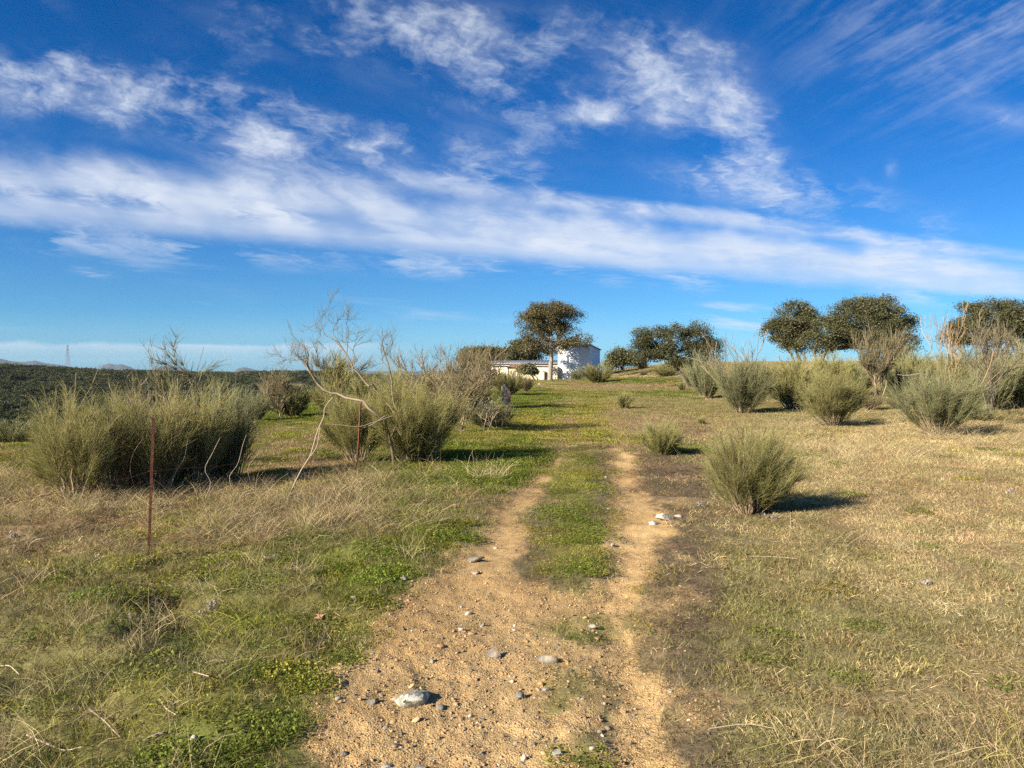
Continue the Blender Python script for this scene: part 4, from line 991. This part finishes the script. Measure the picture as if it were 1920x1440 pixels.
# ------------------------------------------------------------------ oaks
def limb(p0, p1, r0, r1, S_=7, wob=.04, sagz=0.0):
    p0 = np.asarray(p0, float); p1 = np.asarray(p1, float); L = np.linalg.norm(p1 - p0)
    mid = (p0 + p1) / 2 + rng.normal(0, wob * L * 1.5, 3) + np.array((0, 0, sagz * L))
    c = bez(p0[None], mid[None], p1[None], S_)[0]; c[1:-1] += rng.normal(0, wob * L * .3, c[1:-1].shape)
    return c, np.linspace(r0, r1, S_)
def crown(lobes, ncl, nleaf, lsize, crad=.32, rust=0.0):
    """lobes: (cx,cy,cz, rx,ry,rz)"""
    lobes = np.asarray(lobes, float); vol = (lobes[:, 3] * lobes[:, 4] * lobes[:, 5]) ** .8
    li = rng.choice(len(lobes), ncl, p=vol / vol.sum())
    d = unit(rng.normal(size=(ncl, 3))); d[:, 2] = np.where(d[:, 2] < -.45, -d[:, 2] * .5, d[:, 2])
    rad_ = rng.uniform(.55, 1.0, ncl) ** .6
    rad_ = np.where(rng.random(ncl) < .14, rng.uniform(1.0, 1.22, ncl), rad_)
    rad_ *= 1 + .30 * (vnoise(d[:, 0] * 3 + li * 7, d[:, 1] * 3 + d[:, 2] * 2, 5) - .5)
    c = lobes[li, :3] + d * lobes[li, 3:] * rad_[:, None]
    fr = 2.6 / crad
    hole = np.sin(c[:, 0] * fr * .55 + 1.3 * np.sin(c[:, 2] * fr * .6)) + np.sin(c[:, 1] * fr * .5 + 2.0) + np.sin(c[:, 2] * fr * .7 + 1.1 * np.sin(c[:, 0] * fr * .4)) 
    kp_ = hole > -1.2 + .5 * (rng.random(ncl) - .5); c = c[kp_]; li = li[kp_]; ncl = len(c)
    n = ncl * nleaf // 1
    ci = np.repeat(np.arange(ncl), nleaf)
    off = rng.normal(size=(n, 3)) * np.array((1, 1, .62)) * crad * .55
    pos = c[ci] + off
    cb = rng.random(ncl)
    bv = np.clip(.10 + .50 * cb[ci] + rng.normal(0, .17, n) + .12, 0, 1)
    sz = lsize * rng.uniform(.6, 1.25, n)
    V, Q, B = leaf_quads(pos, sz, up=.15, bv=bv, asp=.6)
    return mesh_np('crown', V, Q, None, {'bv': B}), c, li
OG = 'holm oaks around the house and on the crest'
def oak(label, base, trunks, lobes, ncl=420, nleaf=46, lsize=.075, mat='oakleaf', bark='bark', name='holm_oak', r0=.17, crad=.34, group=OG, cat='tree', bump=6):
    """trunks: list of polylines (world), lobes in world"""
    base = np.asarray(base, float)
    t = thing(name, label, cat, base, 0, group)
    lobes = np.asarray(lobes, float); lb = lobes.copy(); lb[:, :3] -= base
    ext = []
    for L_ in lb:
        for _ in range(bump):
            d_ = unit(rng.normal(size=3) * (1, 1, .8)); f_ = rng.uniform(.30, .46)
            ext.append(np.concatenate([L_[:3] + d_ * L_[3:] * rng.uniform(.62, .86), L_[3:] * f_]))
    lb0 = lb.copy(); lb[:, 3:] *= .86
    lb = np.vstack([lb, np.array(ext)]) if bump else lb
    cm, cl_, li = crown(lb, ncl, nleaf, lsize, crad)
    lines = []; ends = []
    for j_, tr in enumerate(trunks):
        c = curve_pts(np.asarray(tr, float) - base, 9); f_ = 1.0 if j_ == 0 else .7
        lines.append((c, np.linspace(r0 * f_ * 1.15, r0 * f_ * .62, 9))); ends.append(c[-1]); 
    v = strands(np.array([c for c, r_ in lines]), np.array([r_ for c, r_ in lines]), 9)
    link(mesh_np('trunk', v[0], v[1], None, {'bv': v[2]}, smooth=True), 'trunk', M[bark], t)
    br = []
    for k_ in range(len(lb0)):
        e = ends[int(np.argmin([np.linalg.norm(lb[k_, :3] - e_) for e_ in ends]))]
        hub = lb[k_, :3] - np.array((0, 0, lb[k_, 5] * .25))
        l1 = limb(e, hub, r0 * .5, r0 * .26); br.append(l1)
        own = np.argsort(np.linalg.norm((cl_ - lb0[k_, :3]) / lb0[k_, 3:], axis=1))[:max(12, len(cl_) // len(lb0))]
        if len(own) == 0: continue
        for o_ in rng.choice(own, min(26, len(own)), replace=False):
            s_ = l1[0][rng.integers(2, 7)]; mid = s_ + (cl_[o_] - s_) * .55 + rng.normal(0, .08, 3)
            b1 = limb(s_, cl_[o_], r0 * .20, r0 * .04, wob=.06); br.append(b1)
    v = strands(np.array([c for c, r_ in br]), np.array([r_ for c, r_ in br]), 5)
    link(mesh_np('limbs', v[0], v[1], None, {'bv': v[2]}, smooth=True), 'limb', M[bark], t)
    link(cm, 'crown', M[mat], t)
    return t
def LB(px, py, rx, ry, Y, dep=None):
    q_ = P(px, py, Y); k_ = Y / F
    return (q_[0], q_[1], q_[2], rx * k_, (dep if dep is not None else rx) * k_ * 1.0, ry * k_)
def TP(pts, Y): return [P(a, b, Y) for a, b in pts]
YB = 90.0
# the big rusty oak before the house
Yt = 84.0
oak('tall holm oak with a rusty brown crown in front of the white tower', P(1030, 716, Yt),
    [TP([(1031, 718), (1032, 690), (1034, 668), (1033, 650)], Yt)],
    [LB(1030, 592, 46, 30, Yt), LB(1000, 600, 31, 24, Yt), LB(1062, 600, 31, 25, Yt), LB(1042, 578, 32, 17, Yt), LB(1005, 622, 28, 10, Yt), LB(1060, 620, 22, 12, Yt), LB(1030, 612, 36, 22, Yt), LB(1088, 640, 24, 16, Yt), LB(1066, 648, 26, 14, Yt), LB(1010, 652, 26, 14, Yt), LB(1055, 640, 26, 12, Yt), LB(985, 656, 28, 17, Yt), LB(1030, 664, 20, 10, Yt), LB(1002, 638, 30, 14, Yt), LB(1048, 652, 26, 13, Yt), LB(1020, 600, 44, 34, Yt)],
    ncl=980, nleaf=46, lsize=.076, mat='oakleaf_rust', bark='barkpale', r0=.27, crad=.52)
for (lab, cx, cy, rx, ry, Yk) in [('dark oak behind the house, left of three', 892, 668, 28, 23, 104), ('dark oak behind the house, middle of three', 930, 668, 27, 20, 106), ('dark oak behind the house, right of three', 975, 662, 30, 24, 103)]:
    oak(lab, P(cx, 700, Yk), [TP([(cx, 702), (cx + 2, 688), (cx, 675)], Yk)], [LB(cx, cy, rx, ry * .8, Yk), LB(cx - rx * .5, cy + 6, rx * .6, ry * .7, Yk), LB(cx + rx * .5, cy + 5, rx * .6, ry * .7, Yk), LB(cx, cy + 14, rx * .8, ry * .5, Yk)], ncl=330, nleaf=40, lsize=.13, r0=.28, crad=.7)
Yk = float(G(1000, 717)[1]) if False else 84.0
oak('low small oak leaning before the tiled lean-to', P(1002, 718, Yk), [TP([(1004, 720), (1000, 708), (993, 700)], Yk), TP([(1009, 720), (1008, 710), (1001, 702)], Yk)], [LB(990, 693, 15, 9, Yk), LB(980, 696, 9, 6, Yk), LB(1000, 698, 9, 6, Yk)], ncl=110, nleaf=40, lsize=.10, r0=.10, crad=.42)
# leaning oak
pL = G(1288, 726); Yk = float(pL[1])
oak('oak with a leaning trunk and double crown in the middle of the field', (pL[0], pL[1], pL[2] - .1),
    [TP([(1289, 729), (1284, 712), (1276, 700), (1266, 688), (1260, 674)], Yk), TP([(1299, 728), (1303, 716), (1300, 700), (1298, 685)], Yk + .3)],
    [LB(1232, 640, 40, 30, Yk), LB(1205, 645, 26, 26, Yk), LB(1258, 630, 28, 26, Yk), LB(1250, 668, 36, 24, Yk), LB(1308, 634, 34, 33, Yk), LB(1326, 655, 28, 30, Yk), LB(1298, 662, 28, 28, Yk), LB(1205, 668, 20, 18, Yk), LB(1225, 664, 26, 14, Yk), LB(1280, 680, 30, 14, Yk), LB(1330, 672, 22, 14, Yk)],
    ncl=800, nleaf=58, lsize=.046, r0=.15, crad=.34)
Yk = 76.0
oak('round oak scrub on the crest between tower and leaning oak', P(1168, 692, Yk), [TP([(1168, 696), (1166, 688), (1168, 680)], Yk)], [LB(1160, 674, 24, 20, Yk), LB(1185, 678, 20, 18, Yk), LB(1172, 670, 20, 17, Yk), LB(1150, 684, 14, 12, Yk)], ncl=420, nleaf=50, lsize=.075, r0=.14, crad=.5)
# paired oaks on the crest
Yk = 74.0
oak('greyish oak on the crest, left of the pair', P(1500, 686, Yk), [TP([(1504, 688), (1500, 676), (1494, 662)], Yk), TP([(1492, 688), (1488, 676), (1484, 664)], Yk)],
    [LB(1488, 596, 38, 36, Yk), LB(1515, 612, 26, 32, Yk), LB(1496, 650, 30, 18, Yk), LB(1462, 618, 32, 26, Yk), LB(1500, 630, 32, 26, Yk), LB(1470, 640, 26, 16, Yk), LB(1512, 592, 18, 22, Yk), LB(1446, 620, 16, 14, Yk)], ncl=760, nleaf=54, lsize=.072, r0=.18, crad=.52)
Yk = 71.0
oak('wide spreading dark oak on the crest, right of the pair', P(1530, 686, Yk), [TP([(1538, 688), (1542, 672), (1550, 655)], Yk), TP([(1533, 688), (1530, 676), (1526, 660)], Yk), TP([(1516, 688), (1510, 676), (1506, 660)], Yk)],
    [LB(1615, 604, 64, 50, Yk), LB(1650, 575, 24, 20, Yk), LB(1600, 578, 26, 20, Yk), LB(1700, 640, 26, 24, Yk), LB(1548, 648, 26, 24, Yk), LB(1590, 650, 28, 18, Yk), LB(1560, 620, 48, 36, Yk), LB(1640, 580, 36, 22, Yk), LB(1688, 622, 34, 34, Yk), LB(1620, 640, 60, 20, Yk), LB(1530, 640, 28, 22, Yk), LB(1585, 592, 40, 26, Yk), LB(1660, 610, 40, 36, Yk)], ncl=1350, nleaf=54, lsize=.072, r0=.22, crad=.52)
Yk = 62.0
oak('dark oak at the far right behind wispy shrubs', P(1868, 690, Yk), [TP([(1862, 694), (1866, 672), (1872, 650)], Yk), TP([(1876, 694), (1880, 672), (1890, 650)], Yk)],
    [LB(1860, 604, 60, 44, Yk), LB(1830, 584, 30, 20, Yk), LB(1895, 580, 34, 20, Yk), LB(1810, 622, 46, 30, Yk), LB(1910, 605, 46, 38, Yk), LB(1790, 636, 26, 20, Yk), LB(1880, 630, 50, 26, Yk), LB(1950, 620, 40, 30, Yk)], ncl=1100, nleaf=54, lsize=.062, r0=.22, crad=.48)

# ------------------------------------------------------------------ wooded hillside
def far_oak(sd):
    k_ = 9; lob = [(0, 0, 3.1, 2.9, 2.9, 1.7)] + [(rng.normal(0, 1.5), rng.normal(0, 1.5), 3.1 + rng.normal(0, .5), 1.7, 1.7, 1.2) for _ in range(k_)]
    m_, _, _ = crown(lob, 110, 13, .34, .95); m_.materials.append(M['oakleaf_far'])
    c, r_ = limb((0, 0, -.6), (rng.normal(0, .3), rng.normal(0, .3), 2.8), .28, .2, 4)
    v = strands(c[None], r_[None], 6); tm = mesh_np('trunk', v[0], v[1]); tm.materials.append(M['bark'])
    return m_, tm
FO = [far_oak(i) for i in range(5)]
NF = 5600
R_ = np.sqrt(rng.uniform(300 ** 2, 1090 ** 2, NF)); pxf = rng.uniform(-500, 960, NF); an = np.arctan((pxf - 960) / F)
Xf, Yf = R_ * np.sin(an), R_ * np.cos(an)
clr = fbm(Xf * .03, Yf * .016, 91, 4)
ok = (clr < .63) & (rng.random(NF) < .9)
Xf, Yf, R_, pxf = Xf[ok], Yf[ok], R_[ok], pxf[ok]
Zf = height(Xf, Yf)
_, pyf = cpx(Xf, Yf, Zf)
sf = rng.uniform(.95, 1.6, len(Xf))
vis = (pxf > -30) & (pxf < 700)
order = np.argsort(np.where(vis, R_, 1e9))[:250]
sel = np.zeros(len(Xf), bool); sel[order] = True
for i in order:
    m_, tm = FO[rng.integers(0, 5)]
    t = thing('hillside_oak', 'small dark oak on the wooded hillside across the valley at the left', 'tree', (Xf[i], Yf[i], Zf[i]), rng.random() * 6.28, 'oaks on the far hillside')
    t.scale = (sf[i],) * 3
    link(m_, 'crown', None, t); link(tm, 'trunk', None, t)
fc_ = bpy.data.collections.new('far_tree_kind')
for i, (m_, tm) in enumerate(FO):
    fc_.objects.link(bpy.data.objects.new(f'far_tree_kind_{i:02d}', m_))
r_ = ~sel; n_ = int(r_.sum())
scatter('wood', fc_, np.stack([Xf[r_], Yf[r_], Zf[r_]], -1), np.stack([np.zeros(n_), np.zeros(n_), rng.random(n_) * 6.28], -1), np.repeat(sf[r_][:, None], 3, 1), rng.integers(0, 5, n_), np.ones((n_, 3)),
        'dark oak wood covering the far hillside', 'wood')

# ------------------------------------------------------------------ mountains
def mountain(label, pts, R0, name='mountain'):
    """pts: (px, py) skyline; a solid ridge at distance R0"""
    xs = np.linspace(pts[0][0], pts[-1][0], 60); ys = np.interp(xs, [a for a, b in pts], [b for a, b in pts])
    V = []; rows = 9
    for r_i in range(rows):
        t_ = (r_i / (rows - 1)) * 2 - 1
        for a, b in zip(xs, ys):
            hgt = EYE + (690 - b) / F * R0
            p_ = P(a, 690, R0 + t_ * R0 * .12)
            n_ = fbm(np.array(a * .03), np.array(r_i * .7 + a * .01), 7, 3)
            z_ = -60 + (hgt + 60) * (1 - abs(t_)) ** .8 * (1 if r_i == rows // 2 else .8 + .35 * n_)
            V.append((p_[0], p_[1], min(z_, hgt)))
    ii = np.arange(rows * 60).reshape(rows, 60)
    Q = np.stack([ii[:-1, :-1], ii[:-1, 1:], ii[1:, 1:], ii[1:, :-1]], -1).reshape(-1, 4)
    o = link(mesh_np(name, V, Q, smooth=True), name, M['mountain']); o['kind'] = 'structure'
    return o
mountain('', [(-300, 700), (-150, 672), (-60, 668), (0, 672), (20, 677), (45, 679), (66, 676), (85, 681), (125, 686), (150, 700)], 9000)
mountain('', [(175, 700), (192, 685), (205, 681), (215, 684), (228, 683), (245, 688), (262, 700)], 11000)
mountain('', [(285, 700), (300, 688), (315, 685), (330, 688), (352, 692), (370, 700)], 11500)
mountain('', [(430, 705), (445, 691), (458, 688), (470, 691), (490, 696), (500, 705)], 11000)

# ------------------------------------------------------------------ pylon
pyl_R = 1040.0
pyb = P(127, 690, pyl_R)
tz = float(height(pyb[0], pyb[1])); top = P(127, 647, pyl_R)[2]
t = thing('power_pylon', 'lattice power pylon on the wooded ridge at the left', 'pylon', (pyb[0], pyb[1], tz))
H = top - tz; ln = []
def wd(z): return 2.4 * (1 - z / H) ** 1.2 + .6
lev = np.linspace(0, H, 10)
for sx, sy in ((1, 1), (1, -1), (-1, 1), (-1, -1)):
    ln.append((np.array([(sx * wd(z), sy * wd(z), z) for z in lev[[0, 2, 4, 7, 9]]]), np.full(5, .12)))
v = strands(np.array([c for c, r_ in ln]), np.array([r_ for c, r_ in ln]), 4); link(mesh_np('leg', v[0], v[1]), 'leg_frame', M['steel'], t)
ln = []
for i in range(9):
    a, b = lev[i], lev[i + 1]
    for s_ in (1, -1):
        for f0, f1 in ((1, -1), (-1, 1)):
            for sw in (0, 1):
                p0 = (f0 * wd(a), s_ * wd(a), a); p1 = (f1 * wd(b), s_ * wd(b), b)
                if sw: p0 = (p0[1], p0[0], p0[2]); p1 = (p1[1], p1[0], p1[2])
                ln.append((np.linspace(p0, p1, 3), np.full(3, .055)))
v = strands(np.array([c for c, r_ in ln]), np.array([r_ for c, r_ in ln]), 4); link(mesh_np('bracing', v[0], v[1]), 'bracing', M['steel'], t)
ln = [(np.linspace((-2.0, 0, z), (2.0, 0, z), 3), np.full(3, .16)) for z in (H * .97, H * .84)]
for c_ in ln:
    v = strands(c_[0][None], c_[1][None], 4); link(mesh_np('cross_arm', v[0], v[1]), 'cross_arm', M['steel'], t)

# ------------------------------------------------------------------ farm buildings
def prism(name, quad, z0, z1, mat, parent, base):
    """vertical prism: quad = 4 ground corners (x,y), z1 may be a list of 4 top heights"""
    z1 = z1 if isinstance(z1, (list, tuple)) else [z1] * 4
    z0 = z0 if isinstance(z0, (list, tuple)) else [z0] * 4
    V = [(x - base[0], y - base[1], z0[i] - base[2]) for i, (x, y) in enumerate(quad)] + [(x - base[0], y - base[1], z1[i] - base[2]) for i, (x, y) in enumerate(quad)]
    Q = [(0, 3, 2, 1), (4, 5, 6, 7)] + [(i, (i + 1) % 4, 4 + (i + 1) % 4, 4 + i) for i in range(4)]
    me = mesh_np(name, V, Q); bm = bmesh.new(); bm.from_mesh(me)
    bmesh.ops.recalc_face_normals(bm, faces=bm.faces)
    bmesh.ops.bevel(bm, geom=bm.edges[:], offset=.015, segments=1, affect='EDGES'); bm.to_mesh(me); bm.free()
    return link(me, name, mat, parent)
def at(px, Y): q_ = P(px, 700, Y); return (q_[0], q_[1])
def zat(py, Y): return float(P(960, py, Y)[2])
# white tower
A_ = np.array(at(1046, 88.9)); B_ = np.array(at(1106, 87.9))
dAB = unit(B_ - A_); dBC = np.array((-dAB[1], dAB[0]))
Bx, By = B_; Lc = 4.6
# rotate the side wall so it shows to the right of the corner
sd_ = unit(np.array((.34, .94))); C_ = B_ + sd_ * Lc; C_ = np.array(at(1125, C_[1])); D_ = A_ + (C_ - B_)
hb = zat(716, 88); hf = zat(647, 87.9); hk = hf - .50
t = thing('white_tower', 'square whitewashed tower house behind the tall oak', 'building', (A_[0], A_[1], hb))
bs = (A_[0], A_[1], hb)
prism('wall', [A_, B_, C_, D_], hb - 1, [hf, hf, hk, hk], M['whitewash'], t, bs)
def grow(q_, e):
    c = sum(q_) / 4; return [p_ + unit(p_ - c) * e for p_ in q_]
prism('roof', grow([A_, B_, C_, D_], .22), [hf + .004, hf + .004, hk + .004, hk + .004], [hf + .10, hf + .10, hk + .10, hk + .10], M['tile'], t, bs)
# long low house
a0, a1 = np.array(at(917, 92.5)), np.array(at(1050, 91.0)); b1_, b0_ = np.array(at(1052, 97.5)), np.array(at(929, 99))
zf, zb = zat(682.5, 92), zat(676.8, 98)
t = thing('long_house', 'long low cream house with a grey sheet roof', 'building', (a0[0], a0[1], zat(712, 92)))
bs = tuple(t.location)
prism('wall', [a0, a1, b1_, b0_], zat(725, 92), [zf, zf, zb, zb], M['ochrewash'], t, bs)
prism('roof', grow([a0, a1, b1_, b0_], .30), [zf + .004, zf + .004, zb + .004, zb + .004], [zf + .09, zf + .09, zb + .09, zb + .09], M['metalroof'], t, bs)
rd = [np.array(at(918, 92.1)), np.array(at(1048, 90.6)), np.array(at(1048, 90.7)), np.array(at(918, 92.2))]
prism('fascia', rd, zf - .16, zf - .003, M['dark'], t, bs)
# ribs of the sheet roof
for i in range(24):
    f_ = (i + .5) / 24; p0 = a0 * (1 - f_) + a1 * f_; p1 = b0_ * (1 - f_) + b1_ * f_
    c = np.array([(p0[0], p0[1] - .2, zf + .11), (p1[0], p1[1], zb + .11)]) - np.array(bs)
    if i == 0: rr_l = []
    rr_l.append((np.linspace(c[0], c[1], 3), np.full(3, .022)))
v = strands(np.array([c for c, r_ in rr_l]), np.array([r_ for c, r_ in rr_l]), 4); link(mesh_np('roof_rib', v[0], v[1]), 'roof_rib', M['metalroof'], t)
# stone yard wall
def wall_poly(name, label, pts, Yv, th, mat, cat='wall'):
    """pts = (px, py_top, py_bottom, Y) columns; a thick wall"""
    t = thing(name, label, cat, P(pts[0][0], pts[0][2], pts[0][3]))
    bs = np.array(t.location); V = []
    n_ = len(pts)
    for (a, y0_, y1_, Yq) in pts:
        f0 = P(a, y0_, Yq); f1 = P(a, y1_, Yq)
        V += [f0 - bs, f1 - bs - (0, 0, .6), f0 - bs + (0, th, 0), f1 - bs + (0, th, -.6)]
    Q = []
    for i in range(n_ - 1):
        k_ = i * 4; m_ = k_ + 4
        Q += [(k_, m_, m_ + 1, k_ + 1), (k_ + 2, k_ + 3, m_ + 3, m_ + 2), (k_, k_ + 2, m_ + 2, m_)]
    Q += [(0, 1, 3, 2), (n_ * 4 - 4, n_ * 4 - 2, n_ * 4 - 1, n_ * 4 - 3)]
    me = mesh_np(name, V, Q); bm = bmesh.new(); bm.from_mesh(me); bmesh.ops.recalc_face_normals(bm, faces=bm.faces)
    bmesh.ops.subdivide_edges(bm, edges=bm.edges[:], cuts=5, use_grid_fill=True)
    for v_ in bm.verts:
        v_.co += Vector(rng.normal(0, .025, 3))
    bm.to_mesh(me); bm.free()
    link(me, 'wall', mat, t)
    return t
t = wall_poly('yard_wall', 'broken yellowish yard wall between the low oak and the tower', [(1046, 686, 716, 88.3), (1038, 688, 716, 88.3), (1030, 690, 717, 88.3), (1022, 692, 718, 88.4), (1014, 694, 719, 88.5), (1006, 697, 720, 88.5), (1000, 700, 721, 88.6), (992, 702, 723, 88.6), (984, 703, 724, 88.6)][::-1], 88, .5, M['ochrewash'])
bs = np.array(t.location)
bq = [np.array(at(a, Yq)) for a, Yq in ((1016, 88.0), (1021, 88.0), (1021, 88.44), (1016, 88.44))]
prism('buttress', bq, zat(722, 88), zat(695, 88), M['ochrewash'], t, bs)
wall_poly('ruined_wall', 'crumbling reddish rubble wall at the left of the house', [(878, 708, 730, 86.5), (888, 704, 730, 86.5), (900, 703, 730, 86.5), (915, 702, 730, 86.5), (930, 703, 730, 86.6), (942, 706, 730, 86.7)], 86, .5, M['rubble'])
# collapsed roof on the ruin
p = P(905, 700, 87.4)
t = thing('collapsed_roof', 'collapsed tile roof heap on top of the rubble wall', 'roof', p)
bs = np.array(p)
qd = [P(888, 703, 87.1)[:2], P(932, 703, 87.1)[:2], P(930, 695, 89.2)[:2], P(900, 695, 89.2)[:2]]
prism('tile_slope', [np.array(x) for x in qd], [zat(703.5, 87), zat(701, 87), zat(696, 89), zat(698, 89)], [zat(702, 87), zat(694, 87), zat(692, 89), zat(694, 89)], M['tile'], t, bs)
qd = [P(906, 702, 87.0)[:2], P(931, 702, 87.0)[:2], P(931, 695, 87.08)[:2], P(906, 695, 87.08)[:2]]
prism('opening_shade', [np.array(x) for x in qd], zat(702.5, 87), [zat(700, 87), zat(696.5, 87), zat(696.5, 87), zat(700, 87)], M['dark'], t, bs)  # solid dark block: shade inside the roof gap put in as colour
# tiled lean-to
p = P(975, 690, 89)
t = thing('tiled_leanto', 'small lean-to roof of curved clay tiles against the long house', 'lean-to', p); bs = np.array(p)
xl, xr = P(951, 690, 89)[0], P(997, 690, 89)[0]; xl2 = P(957, 684, 91)[0]; xr2 = P(995, 684, 91)[0]
za, zb_ = zat(690.5, 88.6), zat(684.5, 91.2)
prism('deck', [np.array((xl, 88.6)), np.array((xr, 88.6)), np.array((xr2, 91.2)), np.array((xl2, 91.2))], [za - .08, za - .08, zb_ - .08, zb_ - .08], [za, za, zb_, zb_], M['dark'], t, bs)
ln = []
for i in range(15):
    f_ = (i + .5) / 15
    ln.append((np.linspace((xl + (xr - xl) * f_, 88.5, za + .05), (xl2 + (xr2 - xl2) * f_, 91.15, zb_ + .05), 7) - bs, np.full(7, .085) * (1 + .10 * np.array([1, -1, 1, -1, 1, -1, 1]))))
v = strands(np.array([c for c, r_ in ln]), np.array([r_ for c, r_ in ln]), 8); link(mesh_np('tile_rows', v[0], v[1]), 'tile_covering', M['tile'], t)
for f_ in (.05, .5, .95):
    x_ = xl + (xr - xl) * f_
    prism('post', [np.array(q_) for q_ in ((x_ - .07, 88.7), (x_ + .07, 88.7), (x_ + .07, 88.84), (x_ - .07, 88.84))], zat(722, 88.7), za - .09, M['dark'], t, bs)
# far sheds on the ridge
for i, (px0, px1, py0, py1, Rk) in enumerate([(538, 566, 696.5, 694.6, 985)]):
    p = P((px0 + px1) / 2, py0, Rk)
    t = thing('far_shed', 'long pale farm shed on the far ridge behind the crooked shrub', 'building', p); bs = np.array(p)
    q_ = [np.array(at(px0, Rk)), np.array(at(px1, Rk)), np.array(at(px1, Rk + 12)), np.array(at(px0, Rk + 12))]
    h0, h1 = zat(py0 + 2, Rk), zat(py1, Rk)
    prism('wall', q_, h0 - 4, h1, M['whitewash'], t, bs)
    prism('roof', grow(q_, .8), h1 + .01, h1 + .5, M['metalroof'], t, bs)

# ------------------------------------------------------------------ dry weeds, stalks
def weed(px, py, wpx, label, flatw=.8):
    p = G(px, py); k_ = p[1] / F; s_ = wpx * k_
    t = thing('dry_weed', label, 'dry plant', (p[0], p[1], hz(p[0], p[1])), rng.random() * 6.28, 'dry whitish weeds in the grass')
    n_ = 5; out = []
    for i in range(n_):
        a = rng.random() * 6.28; d = unit(np.array((math.cos(a), math.sin(a), rng.uniform(.3, 1.0))))
        recursive(np.zeros(3), d, s_ * .42, .0022, 1, out, .6, .1)
    v = shrub_from(out, k=3); link(mesh_np('stem', v[0], v[1], None, {'bv': v[2]}), 'stem', M['deadwood'], t)
    pts = np.array([c[rng.integers(2, 5)] for c, r_ in out for _ in range(5)]); nl = len(pts)
    V, Q, B = leaf_quads(pts + rng.normal(0, .008, (nl, 3)), rng.uniform(.007, .018, nl), up=0, asp=.45)
    link(mesh_np('leaf', V, Q, None, {'bv': B}), 'leaf', M['paleleaf'], t)
M['paleleaf'] = leafy('pale_dry_leaf', [(0, (.24, .20, .16)), (1, (.46, .41, .34))], .2, rnd=.1)
for (a, b, wv, lab) in [(280, 1112, 62, 'dry white weed right of the near post foot, in the hollow'), (385, 1135, 44, 'dry white weed with a trailing stalk, right of the hollow'), (240, 1160, 34, 'dry white weed left below the near post'),
                        (272, 1058, 26, 'grey dry weed at the very foot of the near post'),
                        (182, 1052, 26, 'pale weed left of the near post in the straw'), (240, 990, 26, 'pale weed among the straw behind the near post'), (470, 968, 44, 'pale weed cluster at the edge of the straw strip'),
                        (430, 985, 34, 'dry weed left of the pale cluster'), (570, 948, 52, 'grey brushy dry weed under the leaning stick'), (555, 905, 40, 'grey dry weed beside the leaning stick'), (30, 1012, 26, 'small pale weed at the left edge'),
                        (1444, 972, 24, 'white dry sprig at the foot of the lone broom'), (1314, 948, 22, 'grey dry sprig left of the lone broom'), (1895, 925, 26, 'pale dry weed at the right edge'), (505, 1045, 26, 'tawny dry weed in the green grass'),
                        (160, 895, 40, 'pale weed under the leftmost broom'), (1740, 1100, 26, 'grey dry weed in the right field')]: weed(a, b, wv, lab)
for i, (pts, lab) in enumerate([([(520, 1080), (545, 1076), (576, 1074)], 'pale stick lying in the green grass right of the near post'), ([(385, 1230), (405, 1232), (420, 1240)], 'short pale stalk in the lower left grass'),
                                ([(50, 1380), (85, 1390), (120, 1402), (155, 1412)], 'long pale twig lying in the lower left corner'), ([(120, 1365), (142, 1355), (166, 1340)], 'straight pale stalk above the long twig'),
                                ([(168, 1342), (195, 1358), (225, 1378)], 'thin stalk slanting right from the straight one'), ([(300, 1330), (312, 1345), (330, 1360)], 'short bent stalk near the bright green'),
                                ([(362, 1280), (378, 1288), (392, 1298)], 'curved pale stalk above the bright green'), ([(0, 1235), (18, 1246), (36, 1262)], 'curved straw at the left edge'),
                                ([(1480, 1008), (1482, 985), (1482, 960)], 'single upright straw right of the lone broom'), ([(1405, 1048), (1450, 1050), (1495, 1056)], 'long grey twig lying in the right field'),
                                ([(1330, 1378), (1400, 1372), (1450, 1376)], 'long pale straw at the bottom right')]):
    g_ = G(*pts[0]); q_ = []
    for a, b in pts:
        gg = G(a, b) if i != 8 else P(a, b, g_[1]); q_.append((gg[0], gg[1], (hz(gg[0], gg[1]) + .018 + rng.uniform(0, .02)) if i != 8 else gg[2]))
    q_ = np.array(q_); c = curve_pts(q_, 10)
    v = strands((c - q_[0])[None], np.linspace(.004, .002, 10)[None] * (1 if i < 8 else .7), 5, np.linspace(.4, .9, 10)[None])
    tag(link(mesh_np('dry_stalk', v[0], v[1], None, {'bv': v[2]}), 'dry_stalk', M['deadwood'], loc=q_[0]), lab, 'stalk', 'dry stalks lying in the grass')

# ------------------------------------------------------------------ haze
bm = bmesh.new(); bmesh.ops.create_cube(bm, size=1); me = bpy.data.meshes.new('haze'); bm.to_mesh(me); bm.free()
m, T = new_mat('haze_air')
pv = T.node('ShaderNodeVolumePrincipled'); pv.inputs['Color'].default_value = (.62, .78, 1.0, 1); pv.inputs['Density'].default_value = .000025; pv.inputs['Anisotropy'].default_value = 0.0
o_ = T.node('ShaderNodeOutputMaterial'); T.link(pv.outputs[0], o_.inputs['Volume'])
hz_o = link(me, 'haze', m); hz_o['kind'] = 'stuff'; hz_o['label'] = 'thin blue haze over the distance'
hz_o.scale = (28600, 28600, 220); hz_o.location = (0, 0, 155 - 110)
